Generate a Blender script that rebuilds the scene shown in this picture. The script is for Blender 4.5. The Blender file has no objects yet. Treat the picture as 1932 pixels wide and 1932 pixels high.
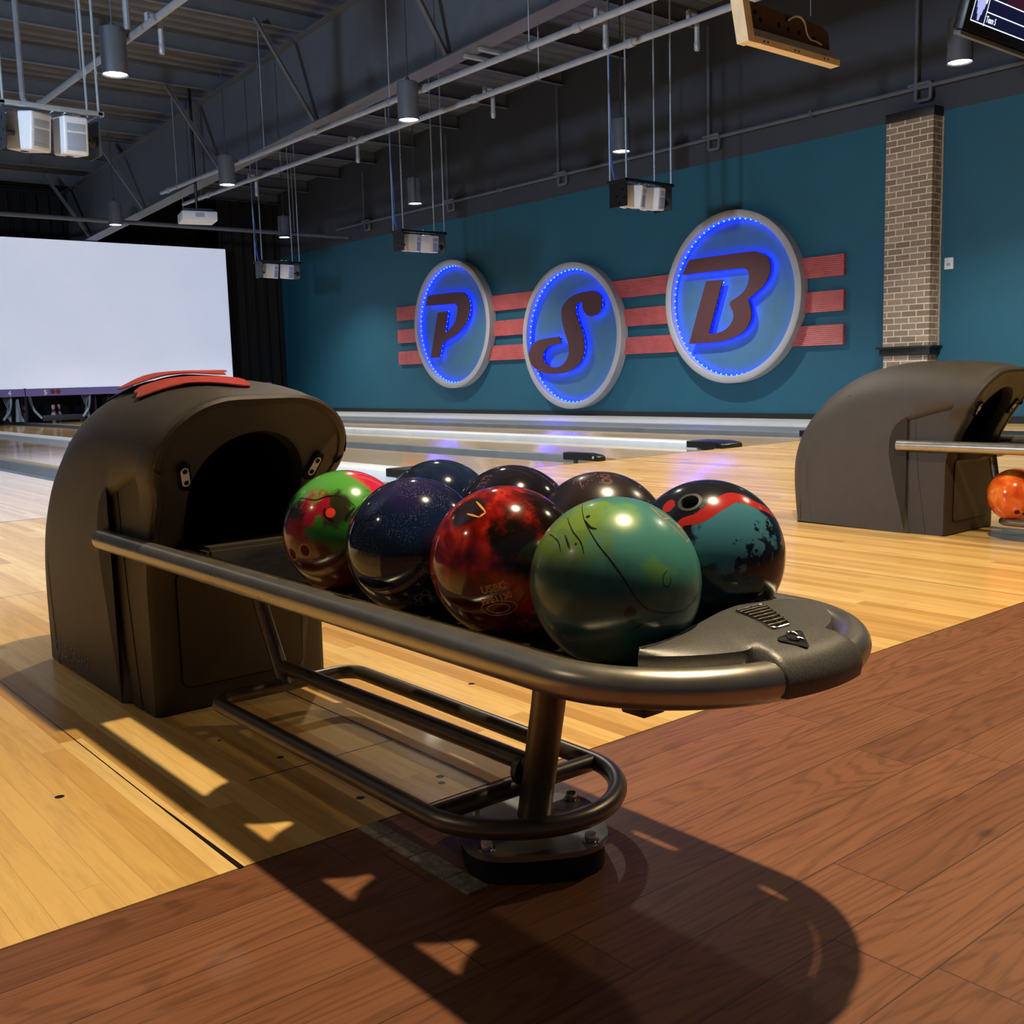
import bpy, bmesh, math, random
from mathutils import Vector, Matrix
from mathutils.geometry import tessellate_polygon
from mathutils.bvhtree import BVHTree
random.seed(7)
PI = math.pi
S = bpy.context.scene
COL = S.collection
MATS = {}

# ------------------------------------------------------------------ node helpers
def s2l(c):
    return tuple(((v/255)/12.92 if v/255 <= .04045 else ((v/255+.055)/1.055)**2.4) for v in c)

class NT:
    def __init__(s, name):
        s.m = bpy.data.materials.new(name); s.m.use_nodes = True
        s.t = s.m.node_tree; s.t.nodes.clear()
        s.out = s.n('ShaderNodeOutputMaterial')
        s.b = s.n('ShaderNodeBsdfPrincipled')
        s.t.links.new(s.b.outputs[0], s.out.inputs[0])
    def n(s, typ, **kw):
        nd = s.t.nodes.new(typ)
        for k, v in kw.items(): setattr(nd, k, v)
        return nd
    def put(s, sock, v):
        if isinstance(v, bpy.types.NodeSocket): s.t.links.new(v, sock)
        elif v is not None:
            if hasattr(sock.default_value, '__len__') and isinstance(v, (tuple, list)):
                if len(sock.default_value) == 4 and len(v) == 3: v = tuple(v)+(1,)
            sock.default_value = v
    def math(s, op, a, b=None, c=None, clamp=False):
        nd = s.n('ShaderNodeMath', operation=op); nd.use_clamp = clamp
        s.put(nd.inputs[0], a)
        if b is not None: s.put(nd.inputs[1], b)
        if c is not None: s.put(nd.inputs[2], c)
        return nd.outputs[0]
    def vmath(s, op, a, b=None):
        nd = s.n('ShaderNodeVectorMath', operation=op)
        s.put(nd.inputs[0], a)
        if b is not None: s.put(nd.inputs[1], b)
        return nd.outputs['Value'] if op in ('DOT_PRODUCT', 'LENGTH', 'DISTANCE') else nd.outputs[0]
    def mix(s, f, a, b, mode='MIX'):
        nd = s.n('ShaderNodeMix', data_type='RGBA', blend_type=mode)
        s.put(nd.inputs[0], f); s.put(nd.inputs[6], a); s.put(nd.inputs[7], b)
        return nd.outputs[2]
    def ramp(s, f, stops, interp='LINEAR'):
        nd = s.n('ShaderNodeValToRGB'); cr = nd.color_ramp; cr.interpolation = interp
        while len(cr.elements) < len(stops): cr.elements.new(.5)
        for e, (p, c) in zip(cr.elements, stops): e.position = p; e.color = tuple(c)+(1,)
        s.put(nd.inputs[0], f); return nd.outputs[0]
    def step(s, v, a, b):
        nd = s.n('ShaderNodeMapRange', interpolation_type='SMOOTHSTEP')
        s.put(nd.inputs[0], v); nd.inputs[1].default_value = a; nd.inputs[2].default_value = b
        return nd.outputs[0]
    def noise(s, vec, scale, detail=3, rough=.5, dim='3D', dist=0):
        nd = s.n('ShaderNodeTexNoise', noise_dimensions=dim)
        if vec is not None: s.put(nd.inputs['Vector'], vec)
        nd.inputs['Scale'].default_value = scale; nd.inputs['Detail'].default_value = detail
        nd.inputs['Roughness'].default_value = rough; nd.inputs['Distortion'].default_value = dist
        return nd.outputs
    def xyz(s, v):
        nd = s.n('ShaderNodeSeparateXYZ'); s.put(nd.inputs[0], v); return nd.outputs
    def comb(s, x, y, z):
        nd = s.n('ShaderNodeCombineXYZ')
        for i, v in enumerate((x, y, z)): s.put(nd.inputs[i], v)
        return nd.outputs[0]
    def white(s, v):
        nd = s.n('ShaderNodeTexWhiteNoise', noise_dimensions='3D'); s.put(nd.inputs[0], v); return nd.outputs
    def bump(s, h, strength=.2, dist=.01):
        nd = s.n('ShaderNodeBump'); nd.inputs['Strength'].default_value = strength
        nd.inputs['Distance'].default_value = dist; s.put(nd.inputs['Height'], h)
        s.t.links.new(nd.outputs[0], s.b.inputs['Normal'])
    def pos(s): return s.n('ShaderNodeNewGeometry').outputs['Position']
    def obj(s): return s.n('ShaderNodeTexCoord').outputs['Object']
    def set(s, **kw):
        for k, v in kw.items(): s.put(s.b.inputs[k.replace('_', ' ')], v)

def mat(name, rgb, rough=.5, metal=0., var=.0, scale=30, bump=0., bscale=200, spec=.5, coat=0., lin=False):
    """painted / plastic / metal surface with a little procedural variation"""
    t = NT(name); c = rgb if lin else s2l(rgb)
    o = t.obj()
    if var:
        f = t.noise(o, scale, 4, .6)[0]
        lo = tuple(v*(1-var) for v in c); hi = tuple(min(1, v*(1+var)) for v in c)
        t.set(Base_Color=t.ramp(f, [(.3, lo), (.7, hi)]))
        t.set(Roughness=t.math('MULTIPLY_ADD', f, .16, rough-.08))
    else: t.set(Base_Color=c, Roughness=rough)
    t.set(Metallic=metal, Specular_IOR_Level=spec, Coat_Weight=coat, Coat_Roughness=.05)
    if bump: t.bump(t.noise(o, bscale, 2)[0], bump, .002)
    MATS[name] = t.m; return t.m

def emat(name, rgb, strength, lin=False):
    t = NT(name); c = rgb if lin else s2l(rgb)
    t.set(Base_Color=(0, 0, 0), Emission_Color=c, Emission_Strength=strength, Roughness=.6)
    MATS[name] = t.m; return t.m

# ------------------------------------------------------------------ mesh helpers
def tag(o, label=None, cat=None, group=None, kind=None):
    if label: o['label'] = label
    if cat: o['category'] = cat
    if group: o['group'] = group
    if kind: o['kind'] = kind
    return o

def link(name, me, parent=None):
    o = bpy.data.objects.new(name, me); COL.objects.link(o)
    if parent: o.parent = parent
    return o

def wloc(o):
    v = Vector((0, 0, 0))
    while o is not None: v += o.location; o = o.parent
    return v

def obj(name, bm, m, parent=None, sharp=35, smooth=True, at=None):
    """bm is authored in world coordinates; origin goes to parent (or `at`)"""
    off = wloc(parent) if parent else Vector(at or (0, 0, 0))
    if off.length: bmesh.ops.translate(bm, verts=bm.verts, vec=-off)
    bmesh.ops.recalc_face_normals(bm, faces=bm.faces)
    me = bpy.data.meshes.new(name); bm.to_mesh(me); bm.free()
    for mm in (m if isinstance(m, (list, tuple)) else [m]): me.materials.append(mm)
    if smooth:
        for p in me.polygons: p.use_smooth = True
        me.set_sharp_from_angle(angle=math.radians(sharp))
    o = link(name, me, parent)
    if not parent: o.location = off
    return o

def thing(name, loc, label, cat, group=None):
    o = bpy.data.objects.new(name, None); COL.objects.link(o)
    o.location = loc; o.empty_display_size = .1
    return tag(o, label, cat, group)

def struct(name, bm, m, sharp=35, smooth=True):
    return tag(obj(name, bm, m, None, sharp, smooth), kind='structure')

def B(): return bmesh.new()

def box(bm, x0, x1, y0, y1, z0, z1, bev=0, mi=0, M=None, seg=2):
    r = bmesh.ops.create_cube(bm, size=1)
    vs = r['verts']
    for v in vs:
        v.co = Vector((x0+(v.co.x+.5)*(x1-x0), y0+(v.co.y+.5)*(y1-y0), z0+(v.co.z+.5)*(z1-z0)))
    fs = list({f for v in vs for f in v.link_faces})
    if bev:
        es = list({e for v in vs for e in v.link_edges})
        g = bmesh.ops.bevel(bm, geom=es, offset=bev, segments=seg, affect='EDGES', profile=.5)
        fs = [f for f in g['faces']] + [f for f in fs if f.is_valid]
        vs = list({v for f in fs for v in f.verts})
    for f in fs: f.material_index = mi
    if M is not None:
        for v in vs: v.co = M @ v.co
    return vs

def frames(path, closed):
    n = len(path); T = []
    for i in range(n):
        a = path[(i-1) % n] if (closed or i > 0) else path[i]
        b = path[(i+1) % n] if (closed or i < n-1) else path[i]
        T.append((b-a).normalized())
    up = Vector((0, 0, 1)) if abs(T[0].z) < .9 else Vector((1, 0, 0))
    N = [(up - T[0]*up.dot(T[0])).normalized()]
    for i in range(1, n):
        q = T[i-1].rotation_difference(T[i]); v = q @ N[-1]
        N.append((v - T[i]*v.dot(T[i])).normalized())
    return T, N

def tube(bm, path, r, seg=12, closed=False, mi=0, caps=True):
    path = [Vector(p) for p in path]; T, N = frames(path, closed)
    rings = []
    for i, p in enumerate(path):
        rr = r[i] if isinstance(r, (list, tuple)) else r
        bn = T[i].cross(N[i])
        rings.append([bm.verts.new(p+(N[i]*math.cos(2*PI*k/seg)+bn*math.sin(2*PI*k/seg))*rr) for k in range(seg)])
    m = len(rings)
    for i in range(m if closed else m-1):
        a, b = rings[i], rings[(i+1) % m]
        sh = 0
        if closed and i == m-1:   # match the ring twist
            sh = min(range(seg), key=lambda s: sum((a[k].co-b[(k+s) % seg].co).length for k in range(seg)))
        for k in range(seg):
            f = bm.faces.new((a[k], a[(k+1) % seg], b[(k+1+sh) % seg], b[(k+sh) % seg])); f.material_index = mi
    if caps and not closed:
        for rg in (rings[0], rings[-1]):
            f = bm.faces.new(rg); f.material_index = mi
    return rings

def fillet(pts, rad, n=8, closed=False):
    pts = [Vector(p) for p in pts]; out = []; m = len(pts)
    for i, p in enumerate(pts):
        if not closed and i in (0, m-1): out.append(p); continue
        a = pts[i-1]; c = pts[(i+1) % m]
        u = (a-p).normalized(); v = (c-p).normalized()
        ang = u.angle(v)
        if ang > PI-.01: out.append(p); continue
        d = min(rad/math.tan(ang/2), .49*(a-p).length, .49*(c-p).length)
        rr = d*math.tan(ang/2)
        cen = p+(u+v).normalized()*(rr/math.sin(ang/2))
        s = p+u*d-cen; e = p+v*d-cen
        for k in range(n+1):
            A_ = s.angle(e); w = (s*math.sin((1-k/n)*A_)+e*math.sin(k/n*A_))/math.sin(A_) if A_ > 1e-4 else s
            out.append(cen+w)
    return out

def lathe(bm, prof, cen=(0, 0, 0), seg=32, mi=0, axis='z'):
    """prof: list of (radius, height); closed with fans where r==0"""
    cen = Vector(cen); rings = []
    def P(r, h, a):
        c, s_ = r*math.cos(a), r*math.sin(a)
        return cen+Vector({'z': (c, s_, h), 'y': (c, h, s_), 'x': (h, c, s_)}[axis])
    for r, h in prof:
        rings.append([bm.verts.new(P(0, h, 0))] if r < 1e-6 else [bm.verts.new(P(r, h, 2*PI*k/seg)) for k in range(seg)])
    for a, b in zip(rings, rings[1:]):
        for k in range(seg):
            k2 = (k+1) % seg
            if len(a) == 1 and len(b) == 1: continue
            if len(a) == 1: f = bm.faces.new((a[0], b[k], b[k2]))
            elif len(b) == 1: f = bm.faces.new((a[k], a[k2], b[0]))
            else: f = bm.faces.new((a[k], a[k2], b[k2], b[k]))
            f.material_index = mi

def prism(bm, pts, fn, d0, d1, mi=0, mside=None):
    """extrude a 2-D outline; fn(u, v, d) -> world point"""
    a = [bm.verts.new(fn(u, v, d0)) for u, v in pts]; b = [bm.verts.new(fn(u, v, d1)) for u, v in pts]
    n = len(pts)
    if n > 12:
        tris = tessellate_polygon([[Vector((u, v, 0)) for u, v in pts]])
        caps = [bm.faces.new([a[i] for i in t_]) for t_ in tris]+[bm.faces.new([b[i] for i in reversed(t_)]) for t_ in tris]
    else: caps = [bm.faces.new(a), bm.faces.new(b[::-1])]
    for f in caps: f.material_index = mi
    for i in range(n):
        f = bm.faces.new((a[i], a[(i+1) % n], b[(i+1) % n], b[i])); f.material_index = mi if mside is None else mside

def quad(bm, pts, mi=0):
    f = bm.faces.new([bm.verts.new(p) for p in pts]); f.material_index = mi; return f

def grid(bm, fn, nu, nv, mi=0, closed_u=False):
    V = [[bm.verts.new(fn(i/nu, j/nv)) for j in range(nv+1)] for i in range(nu+1)]
    for i in range(nu):
        for j in range(nv):
            f = bm.faces.new((V[i][j], V[i+1][j], V[i+1][j+1], V[i][j+1])); f.material_index = mi
    return V

def catmull(pts, n=6, closed=False):
    pts = [Vector(p) for p in pts]; out = []; m = len(pts)
    for i in range(m if closed else m-1):
        g = (lambda k: pts[k % m]) if closed else (lambda k: pts[max(0, min(m-1, k))])
        p0, p1, p2, p3 = g(i-1), g(i), g(i+1), g(i+2)
        for k in range(n):
            t = k/n
            out.append(.5*((2*p1)+(p2-p0)*t+(2*p0-5*p1+4*p2-p3)*t*t+(3*p1-p0-3*p2+p3)*t**3))
    if not closed: out.append(pts[-1])
    return out

def text_bm(body, size, extrude=0.0, bold=0.0):
    """letters as a bmesh in the xy-plane, baseline at 0, left at 0"""
    cu = bpy.data.curves.new('lettering', 'FONT'); cu.body = body; cu.size = size; cu.extrude = extrude
    cu.offset = bold; cu.resolution_u = 4
    o = bpy.data.objects.new('lettering', cu); COL.objects.link(o)
    bpy.context.view_layer.update()
    me = bpy.data.meshes.new_from_object(o.evaluated_get(bpy.context.evaluated_depsgraph_get()))
    bm = bmesh.new(); bm.from_mesh(me)
    bpy.data.objects.remove(o); bpy.data.curves.remove(cu); bpy.data.meshes.remove(me)
    return bm

def merge(dst, src, M=None, fn=None, mi=0):
    vm = {}
    for v in src.verts:
        p = v.co.copy()
        if M is not None: p = M @ p
        if fn: p = fn(p)
        vm[v] = dst.verts.new(p)
    for f in src.faces:
        try: g = dst.faces.new([vm[v] for v in f.verts]); g.material_index = mi
        except ValueError: pass
    src.free()

# ------------------------------------------------------------------ constants of the place
AX = 1.022            # axis of the near ball return
PAIR = 3.41           # spacing of ball returns (lane pairs)
FOUL = 6.30           # foul line
EDGE = 1.4515         # where the brown floor meets the maple approach
WALL = 12.46          # teal side wall
PIT = 23.25           # masking unit above the pin decks
BACK = 25.6
R = .108              # bowling ball radius
def roof(y): return 6.44-.05*y

# ------------------------------------------------------------------ floor materials
def plank_mat(name, across, w, L, cols, gap, grain_amt, rough, seams=(), cross=(), holes=(), knots=False, coat=0., bumpy=.05, stretch=(60, 3), gapdark=.35, vary=True, taper=None):
    t = NT(name); p = t.xyz(t.pos()); u = p[0] if across == 'x' else p[1]; v = p[1] if across == 'x' else p[0]
    fu = t.math('DIVIDE', u, w); iu = t.math('FLOOR', fu)
    h = t.white(t.comb(iu, 3.7, 1.3))[0]
    fv = t.math('DIVIDE', t.math('ADD', v, t.math('MULTIPLY', h, L*7.3)), L); iv = t.math('FLOOR', fv)
    rnd = t.white(t.comb(iu, iv, 9.1))[0]
    col = t.ramp(rnd, cols)
    # grain: noise stretched along the board, shifted per board
    off = t.math('MULTIPLY', rnd, 37.)
    gv = t.comb(t.math('MULTIPLY', u, stretch[0]), t.math('MULTIPLY', v, stretch[1]), off)
    g = t.noise(gv, 1., 5, .65, dist=.6)[0]
    col = t.mix(grain_amt, col, t.ramp(g, [(.3, tuple(.45*c for c in (1, .9, .8))), (.55, (1, 1, 1)), (.75, (1.0, 1.0, .98))]), 'MULTIPLY')
    if knots:
        # cathedral grain: contour lines of a slow stretched noise
        sl = t.noise(t.comb(t.math('MULTIPLY', u, 7.), t.math('MULTIPLY', v, .75), off), 1., 2, .4)[0]
        ring = t.math('SINE', t.math('MULTIPLY', sl, 170.))
        fine = t.noise(t.comb(t.math('MULTIPLY', u, 260.), t.math('MULTIPLY', v, 7.), off), 1., 3, .6)[0]
        rr = t.math('MULTIPLY', t.step(ring, .1, .95), t.step(fine, .3, .6))
        col = t.mix(t.math('MULTIPLY', rr, .42), col, (.045, .015, .006), 'MIX')
        lt = t.step(fine, .56, .76)
        col = t.mix(t.math('MULTIPLY', lt, .33), col, (.30, .125, .05), 'MIX')
        vo = t.n('ShaderNodeTexVoronoi'); t.put(vo.inputs['Vector'], t.comb(t.math('MULTIPLY', u, 6.2), t.math('MULTIPLY', v, 2.6), 2.2)); vo.inputs['Scale'].default_value = 1
        kd = t.math('ADD', vo.outputs['Distance'], t.math('MULTIPLY', t.noise(gv, 2., 3)[0], .05))
        pick = t.math('GREATER_THAN', t.xyz(vo.outputs['Color'])[0], .62)
        kn = t.math('MULTIPLY', t.math('SUBTRACT', 1., t.step(kd, .055, .13)), pick)
        col = t.mix(t.math('MULTIPLY', kn, .8), col, (.02, .012, .014), 'MIX')
    # broad wear
    wn = t.noise(t.pos(), 1.7, 4, .6)[0]
    if vary: col = t.mix(.25, col, t.ramp(wn, [(.3, (.75, .74, .72)), (.7, (1, 1, 1))]), 'MULTIPLY')
    # joints
    def near(x, c, hw): return t.math('LESS_THAN', t.math('ABSOLUTE', t.math('SUBTRACT', x, c)), hw)
    fr = t.math('FRACT', fu); edge = t.math('MINIMUM', fr, t.math('SUBTRACT', 1., fr))
    frv = t.math('FRACT', fv); edv = t.math('MINIMUM', frv, t.math('SUBTRACT', 1., frv))
    line = t.math('MAXIMUM', t.math('LESS_THAN', edge, gap/w), t.math('LESS_THAN', edv, gap/L))
    col = t.mix(t.math('MULTIPLY', line, gapdark), col, (.02, .012, .006), 'MIX')
    for c, hw, lo, hi in seams:          # long dark joints along the boards
        k = t.math('MULTIPLY', near(u, c, hw), t.math('MULTIPLY', t.math('GREATER_THAN', v, lo), t.math('LESS_THAN', v, hi)))
        col = t.mix(k, col, (.012, .008, .005))
    if taper:                            # a joint that opens towards the brown floor
        tt = t.math('MULTIPLY', t.math('MAXIMUM', t.math('SUBTRACT', taper[1], v), 0.), taper[2])
        k = t.math('LESS_THAN', t.math('ABSOLUTE', t.math('SUBTRACT', t.math('SUBTRACT', u, taper[0]), tt)), t.math('ADD', tt, .0004))
        col = t.mix(k, col, (.02, .013, .008))
    for c, hw, lo, hi in cross:
        k = t.math('MULTIPLY', near(v, c, hw), t.math('MULTIPLY', t.math('GREATER_THAN', u, lo), t.math('LESS_THAN', u, hi)))
        col = t.mix(k, col, (.012, .008, .005))
    for hx, hy, hr in holes:
        d = t.vmath('DISTANCE', t.comb(u, v, 0.), (hx, hy, 0.))
        col = t.mix(t.math('LESS_THAN', d, hr), col, (.008, .006, .005))
    t.set(Base_Color=col, Roughness=t.math('MULTIPLY_ADD', wn, .12, rough-.06), Coat_Weight=coat, Coat_Roughness=.06)
    if bumpy: t.bump(t.math('SUBTRACT', g, t.math('MULTIPLY', line, 2.)), bumpy, .002)
    MATS[name] = t.m; return t.m

maple = plank_mat('maple approach boards', 'x', .046, 1.5,
    [(0, (0.610, 0.329, 0.091)), (.3, (0.805, 0.488, 0.159)), (.6, (0.903, 0.586, 0.207)), (.8, (0.708, 0.403, 0.122)), (1, (0.976, 0.671, 0.268))], .0005, .35, .24,
    taper=(.63, 1.85, .0105), seams=[(.63, .0014, EDGE, 9), (1.119, .0022, EDGE, 2.4), (2.3, .0022, 0, 9), (3.3, .0022, 0, 9), (-.4, .0025, 0, 9)],
    cross=[(1.77, .002, .80, 1.119), (3.04, .002, -.4, .63), (4.0, .002, .63, 3.3)],
    holes=[(.511, 1.94, .0085), (1.071, 1.539, .008), (1.055, 1.512, .007), (.91, 1.556, .008), (.90, 1.84, .007), (1.473, 1.969, .008), (.853, 2.02, .004), (2.6, 2.3, .008), (3.1, 2.6, .008), (2.9, 2.15, .008)],
    coat=.22, stretch=(50, 4), gapdark=.3)
lane_wood = plank_mat('maple lane boards', 'x', .027, 3.0,
    [(0, (0.683, 0.403, 0.159)), (.5, (0.830, 0.549, 0.244)), (1, (0.903, 0.647, 0.329))], .0005, .2, .10, coat=.4, bumpy=.0, gapdark=.2)
oak = plank_mat('red brown oak planks', 'y', .122, 1.0,
    [(0, (0.1890, 0.0706, 0.0302)), (.35, (0.2268, 0.0874, 0.0378)), (.65, (0.2520, 0.0991, 0.0437)), (1, (0.2100, 0.0790, 0.0344))], .0011, .5, .42, knots=True, coat=.0, stretch=(90, 3.5), bumpy=.12, gapdark=.75)

# ------------------------------------------------------------------ other materials
teal = mat('teal wall paint', (25, 87, 110), .6, var=.06, scale=2, bump=.15, bscale=90)
blackwall = mat('charcoal wall paint', (54, 60, 70), .7, var=.08, scale=3, bump=.1, bscale=60)
blackpaint = mat('black paint', (26, 25, 26), .5, var=.15, scale=8)
steel_dark = mat('painted grey steel', (84, 90, 100), .55, var=.1, scale=6)
pipe_m = mat('grey painted pipe', (146, 154, 166), .45, metal=.3, var=.1, scale=10)
hood_m = mat('dark brown textured plastic', (60, 53, 45), .48, var=.1, scale=14, bump=.35, bscale=900, spec=.4)
frame_m = mat('dark brown front plastic', (54, 47, 40), .45, var=.1, scale=14, bump=.35, bscale=900, spec=.4)
black_in = mat('flat black lining', (8, 8, 8), .8, var=.2, scale=20, spec=.2)
rail_m = mat('grey metallic rail', (166, 160, 148), .30, metal=.85, var=.08, scale=18)
lower_m = mat('dark metallic tube', (112, 103, 92), .36, metal=.8, var=.1, scale=18)
tray_m = mat('black rack plastic', (22, 21, 22), .3, var=.2, scale=30)
rubber_m = mat('black rubber pad', (10, 10, 10), .7, var=.2)
cap_m = mat('speckled grey plastic', (92, 90, 86), .42, metal=.35, var=.38, scale=520, bump=.12, bscale=700)
cap_dark = mat('dark emblem plastic', (22, 21, 20), .3, var=.1)
chrome_m = mat('bright chrome trim', (190, 188, 184), .18, metal=1., var=.05)
white_pl = mat('white projector plastic', (215, 220, 228), .4, var=.04)
vent_gr = mat('grey louvre plastic', (150, 165, 185), .5, var=.06, scale=60)
tan_m = mat('tan painted board', (222, 202, 164), .55, var=.1, scale=12)
brown_in = mat('raw brown board', (84, 60, 40), .7, var=.2, scale=14)
silver_rod = mat('bright galvanised rod', (196, 214, 226), .3, metal=.6, var=.06)
black_metal = mat('black powder coat', (18, 18, 19), .4, var=.2)
bluecord = mat('blue data cable', (60, 110, 220), .5, var=.1)
gutter_m = mat('grey gutter plastic', (118, 128, 142), .35, var=.08, scale=3)
cap_white = mat('pale capping plastic', (214, 216, 214), .3, var=.06, scale=3)
cap_grey = mat('grey capping plastic', (112, 116, 118), .35, var=.1, scale=3)
screen_bulk = mat('screen frame white', (200, 206, 220), .7, var=.02)
red_bar = None
ring_m = mat('pale grey sign rim', (168, 168, 172), .5, var=.05, scale=4)
plate_m = mat('slate blue sign backing', (70, 116, 138), .6, var=.06, scale=6, bump=.1, bscale=80)
letter_m = mat('dark maroon letter face', (82, 48, 52), .6, var=.14, scale=40)
curtain_m = mat('black stage cloth', (15, 14, 15), .9, var=.3, scale=6)
purple_m = mat('purple masking panel', (122, 114, 184), .5, var=.05)
darkred_m = mat('dark red print', (120, 40, 56), .6, var=.1)
white_print = mat('white print', (236, 236, 244), .5, var=.02)
pin_m = mat('white pin plastic', (225, 225, 228), .3, var=.03)
pinred_m = mat('red pin band', (190, 60, 60), .4, var=.05)
machine_m = mat('dark machine steel', (60, 66, 74), .5, metal=.3, var=.2, scale=12)
machine_l = mat('pale machine steel', (170, 185, 195), .4, metal=.2, var=.1, scale=12)
strip_m = mat('scuffed grey metal strip', (160, 150, 134), .5, metal=.3, var=.45, scale=70, bump=.3, bscale=160)
led_dot = emat('blue diode', (.03, .16, 1.0), 6., lin=True)
led_strip = emat('blue light strip', (.0, .003, 1.0), 32., lin=True)
led_white = emat('white diode', (.5, .85, 1.0), 12., lin=True)
lens_m = emat('lit lamp lens', (1.0, .93, .78), 14., lin=True)

def ribbed_red():
    t = NT('ribbed red board'); p = t.xyz(t.pos())
    rib = t.math('SINE', t.math('MULTIPLY', p[2], 2*PI/.026))
    dash = t.math('SINE', t.math('MULTIPLY', p[1], 2*PI/.06))
    n = t.noise(t.pos(), 6, 3)[0]
    t.set(Base_Color=t.ramp(n, [(.3, s2l((172, 78, 80))), (.7, s2l((192, 92, 92)))]), Roughness=.45)
    t.bump(t.math('ADD', rib, t.math('MULTIPLY', dash, .35)), .5, .006)
    return t.m
red_bar = ribbed_red()

def brick_mat():
    t = NT('tan brick'); p = t.xyz(t.pos())
    vec = t.comb(t.math('ADD', p[0], p[1]), p[2], 0.)
    b = t.n('ShaderNodeTexBrick'); t.put(b.inputs['Vector'], vec)
    b.inputs['Scale'].default_value = 1; b.inputs['Brick Width'].default_value = .20; b.inputs['Row Height'].default_value = .077
    b.inputs['Mortar Size'].default_value = .008; b.inputs['Mortar Smooth'].default_value = .3
    b.inputs['Color1'].default_value = s2l((176, 152, 126))+(1,); b.inputs['Color2'].default_value = s2l((140, 120, 100))+(1,)
    b.inputs['Mortar'].default_value = s2l((228, 220, 204))+(1,); b.offset = .5
    n = t.noise(t.pos(), 40, 4)[0]
    col = t.mix(.5, b.outputs[0], t.ramp(n, [(.3, (.6, .6, .6)), (.7, (1, 1, 1))]), 'MULTIPLY')
    t.set(Base_Color=col, Roughness=.85)
    t.bump(t.math('SUBTRACT', t.math('MULTIPLY', n, .4), b.outputs['Fac']), .6, .01)
    return t.m
brick = brick_mat()

def deck_mat():
    t = NT('corrugated roof deck'); p = t.xyz(t.pos())
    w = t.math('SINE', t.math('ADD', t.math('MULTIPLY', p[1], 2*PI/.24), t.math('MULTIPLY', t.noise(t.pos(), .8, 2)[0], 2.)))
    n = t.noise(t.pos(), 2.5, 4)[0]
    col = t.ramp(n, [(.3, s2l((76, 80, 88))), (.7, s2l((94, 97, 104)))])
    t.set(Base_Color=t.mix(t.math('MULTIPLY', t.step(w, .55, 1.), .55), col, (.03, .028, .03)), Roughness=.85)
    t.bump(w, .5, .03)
    return t.m
deck = deck_mat()

def screen_mat():
    t = NT('projection screen'); p = t.xyz(t.pos())
    n = t.noise(t.pos(), .7, 2)[0]
    col = t.ramp(n, [(.3, s2l((186, 198, 226))), (.7, s2l((196, 206, 230)))])
    t.set(Base_Color=s2l((225, 228, 235)), Roughness=.8, Emission_Color=col, Emission_Strength=.56)  # emission stands in for projector light falling on the fabric
    return t.m
screen_m = screen_mat()

# ------------------------------------------------------------------ room shell
bm = B(); box(bm, -6, WALL, EDGE, FOUL, -.1, 0); struct('floor', bm, maple, smooth=False)
bm = B(); box(bm, -6, WALL, -4, EDGE-.0025, -.1, -.001); struct('floor_lounge', bm, oak, smooth=False)
bm = B(); box(bm, -6, WALL, EDGE-.0025, EDGE, -.1, -.002); struct('trim_1', bm, blackpaint, smooth=False)
bm = B(); box(bm, -6, WALL, FOUL, BACK, -.3, -.12); struct('floor_pit', bm, blackpaint, smooth=False)
bm = B()
quad(bm, [(WALL, -4, -.3), (WALL, BACK, -.3), (WALL, BACK, 3.74), (WALL, -4, 3.74)], 0)
quad(bm, [(WALL, -4, 3.74), (WALL, BACK, 3.74), (WALL, BACK, 6.7), (WALL, -4, 6.7)], 1)
struct('wall_right', bm, [teal, blackwall], smooth=False)
bm = B(); box(bm, WALL-.02, WALL-.0005, -4, FOUL, 0, .085); struct('baseboard_right', bm, blackpaint, smooth=False)
bm = B(); box(bm, WALL-.03, WALL-.0005, FOUL, BACK, -.12, .085); struct('baseboard_right_lanes', bm, blackpaint, smooth=False)
bm = B(); box(bm, -6, WALL+.1, BACK, BACK+.1, -.3, 6); struct('wall_back', bm, blackpaint, smooth=False)
bm = B()
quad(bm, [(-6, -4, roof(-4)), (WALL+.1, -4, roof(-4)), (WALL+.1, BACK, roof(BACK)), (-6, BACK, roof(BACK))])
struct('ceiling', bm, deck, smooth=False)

# roof purlins (structure)
for k in range(19):
    y = -2.6+1.47*k; z = roof(y)-.005
    bm = B()
    box(bm, -6, WALL-.01, y-.006, y+.006, z-.235, z)
    box(bm, -6, WALL-.01, y-.075, y, z-.241, z-.235)
    box(bm, -6, WALL-.01, y, y+.075, z-.006, z)
    struct('ceiling_purlin', bm, steel_dark, smooth=False)

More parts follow.
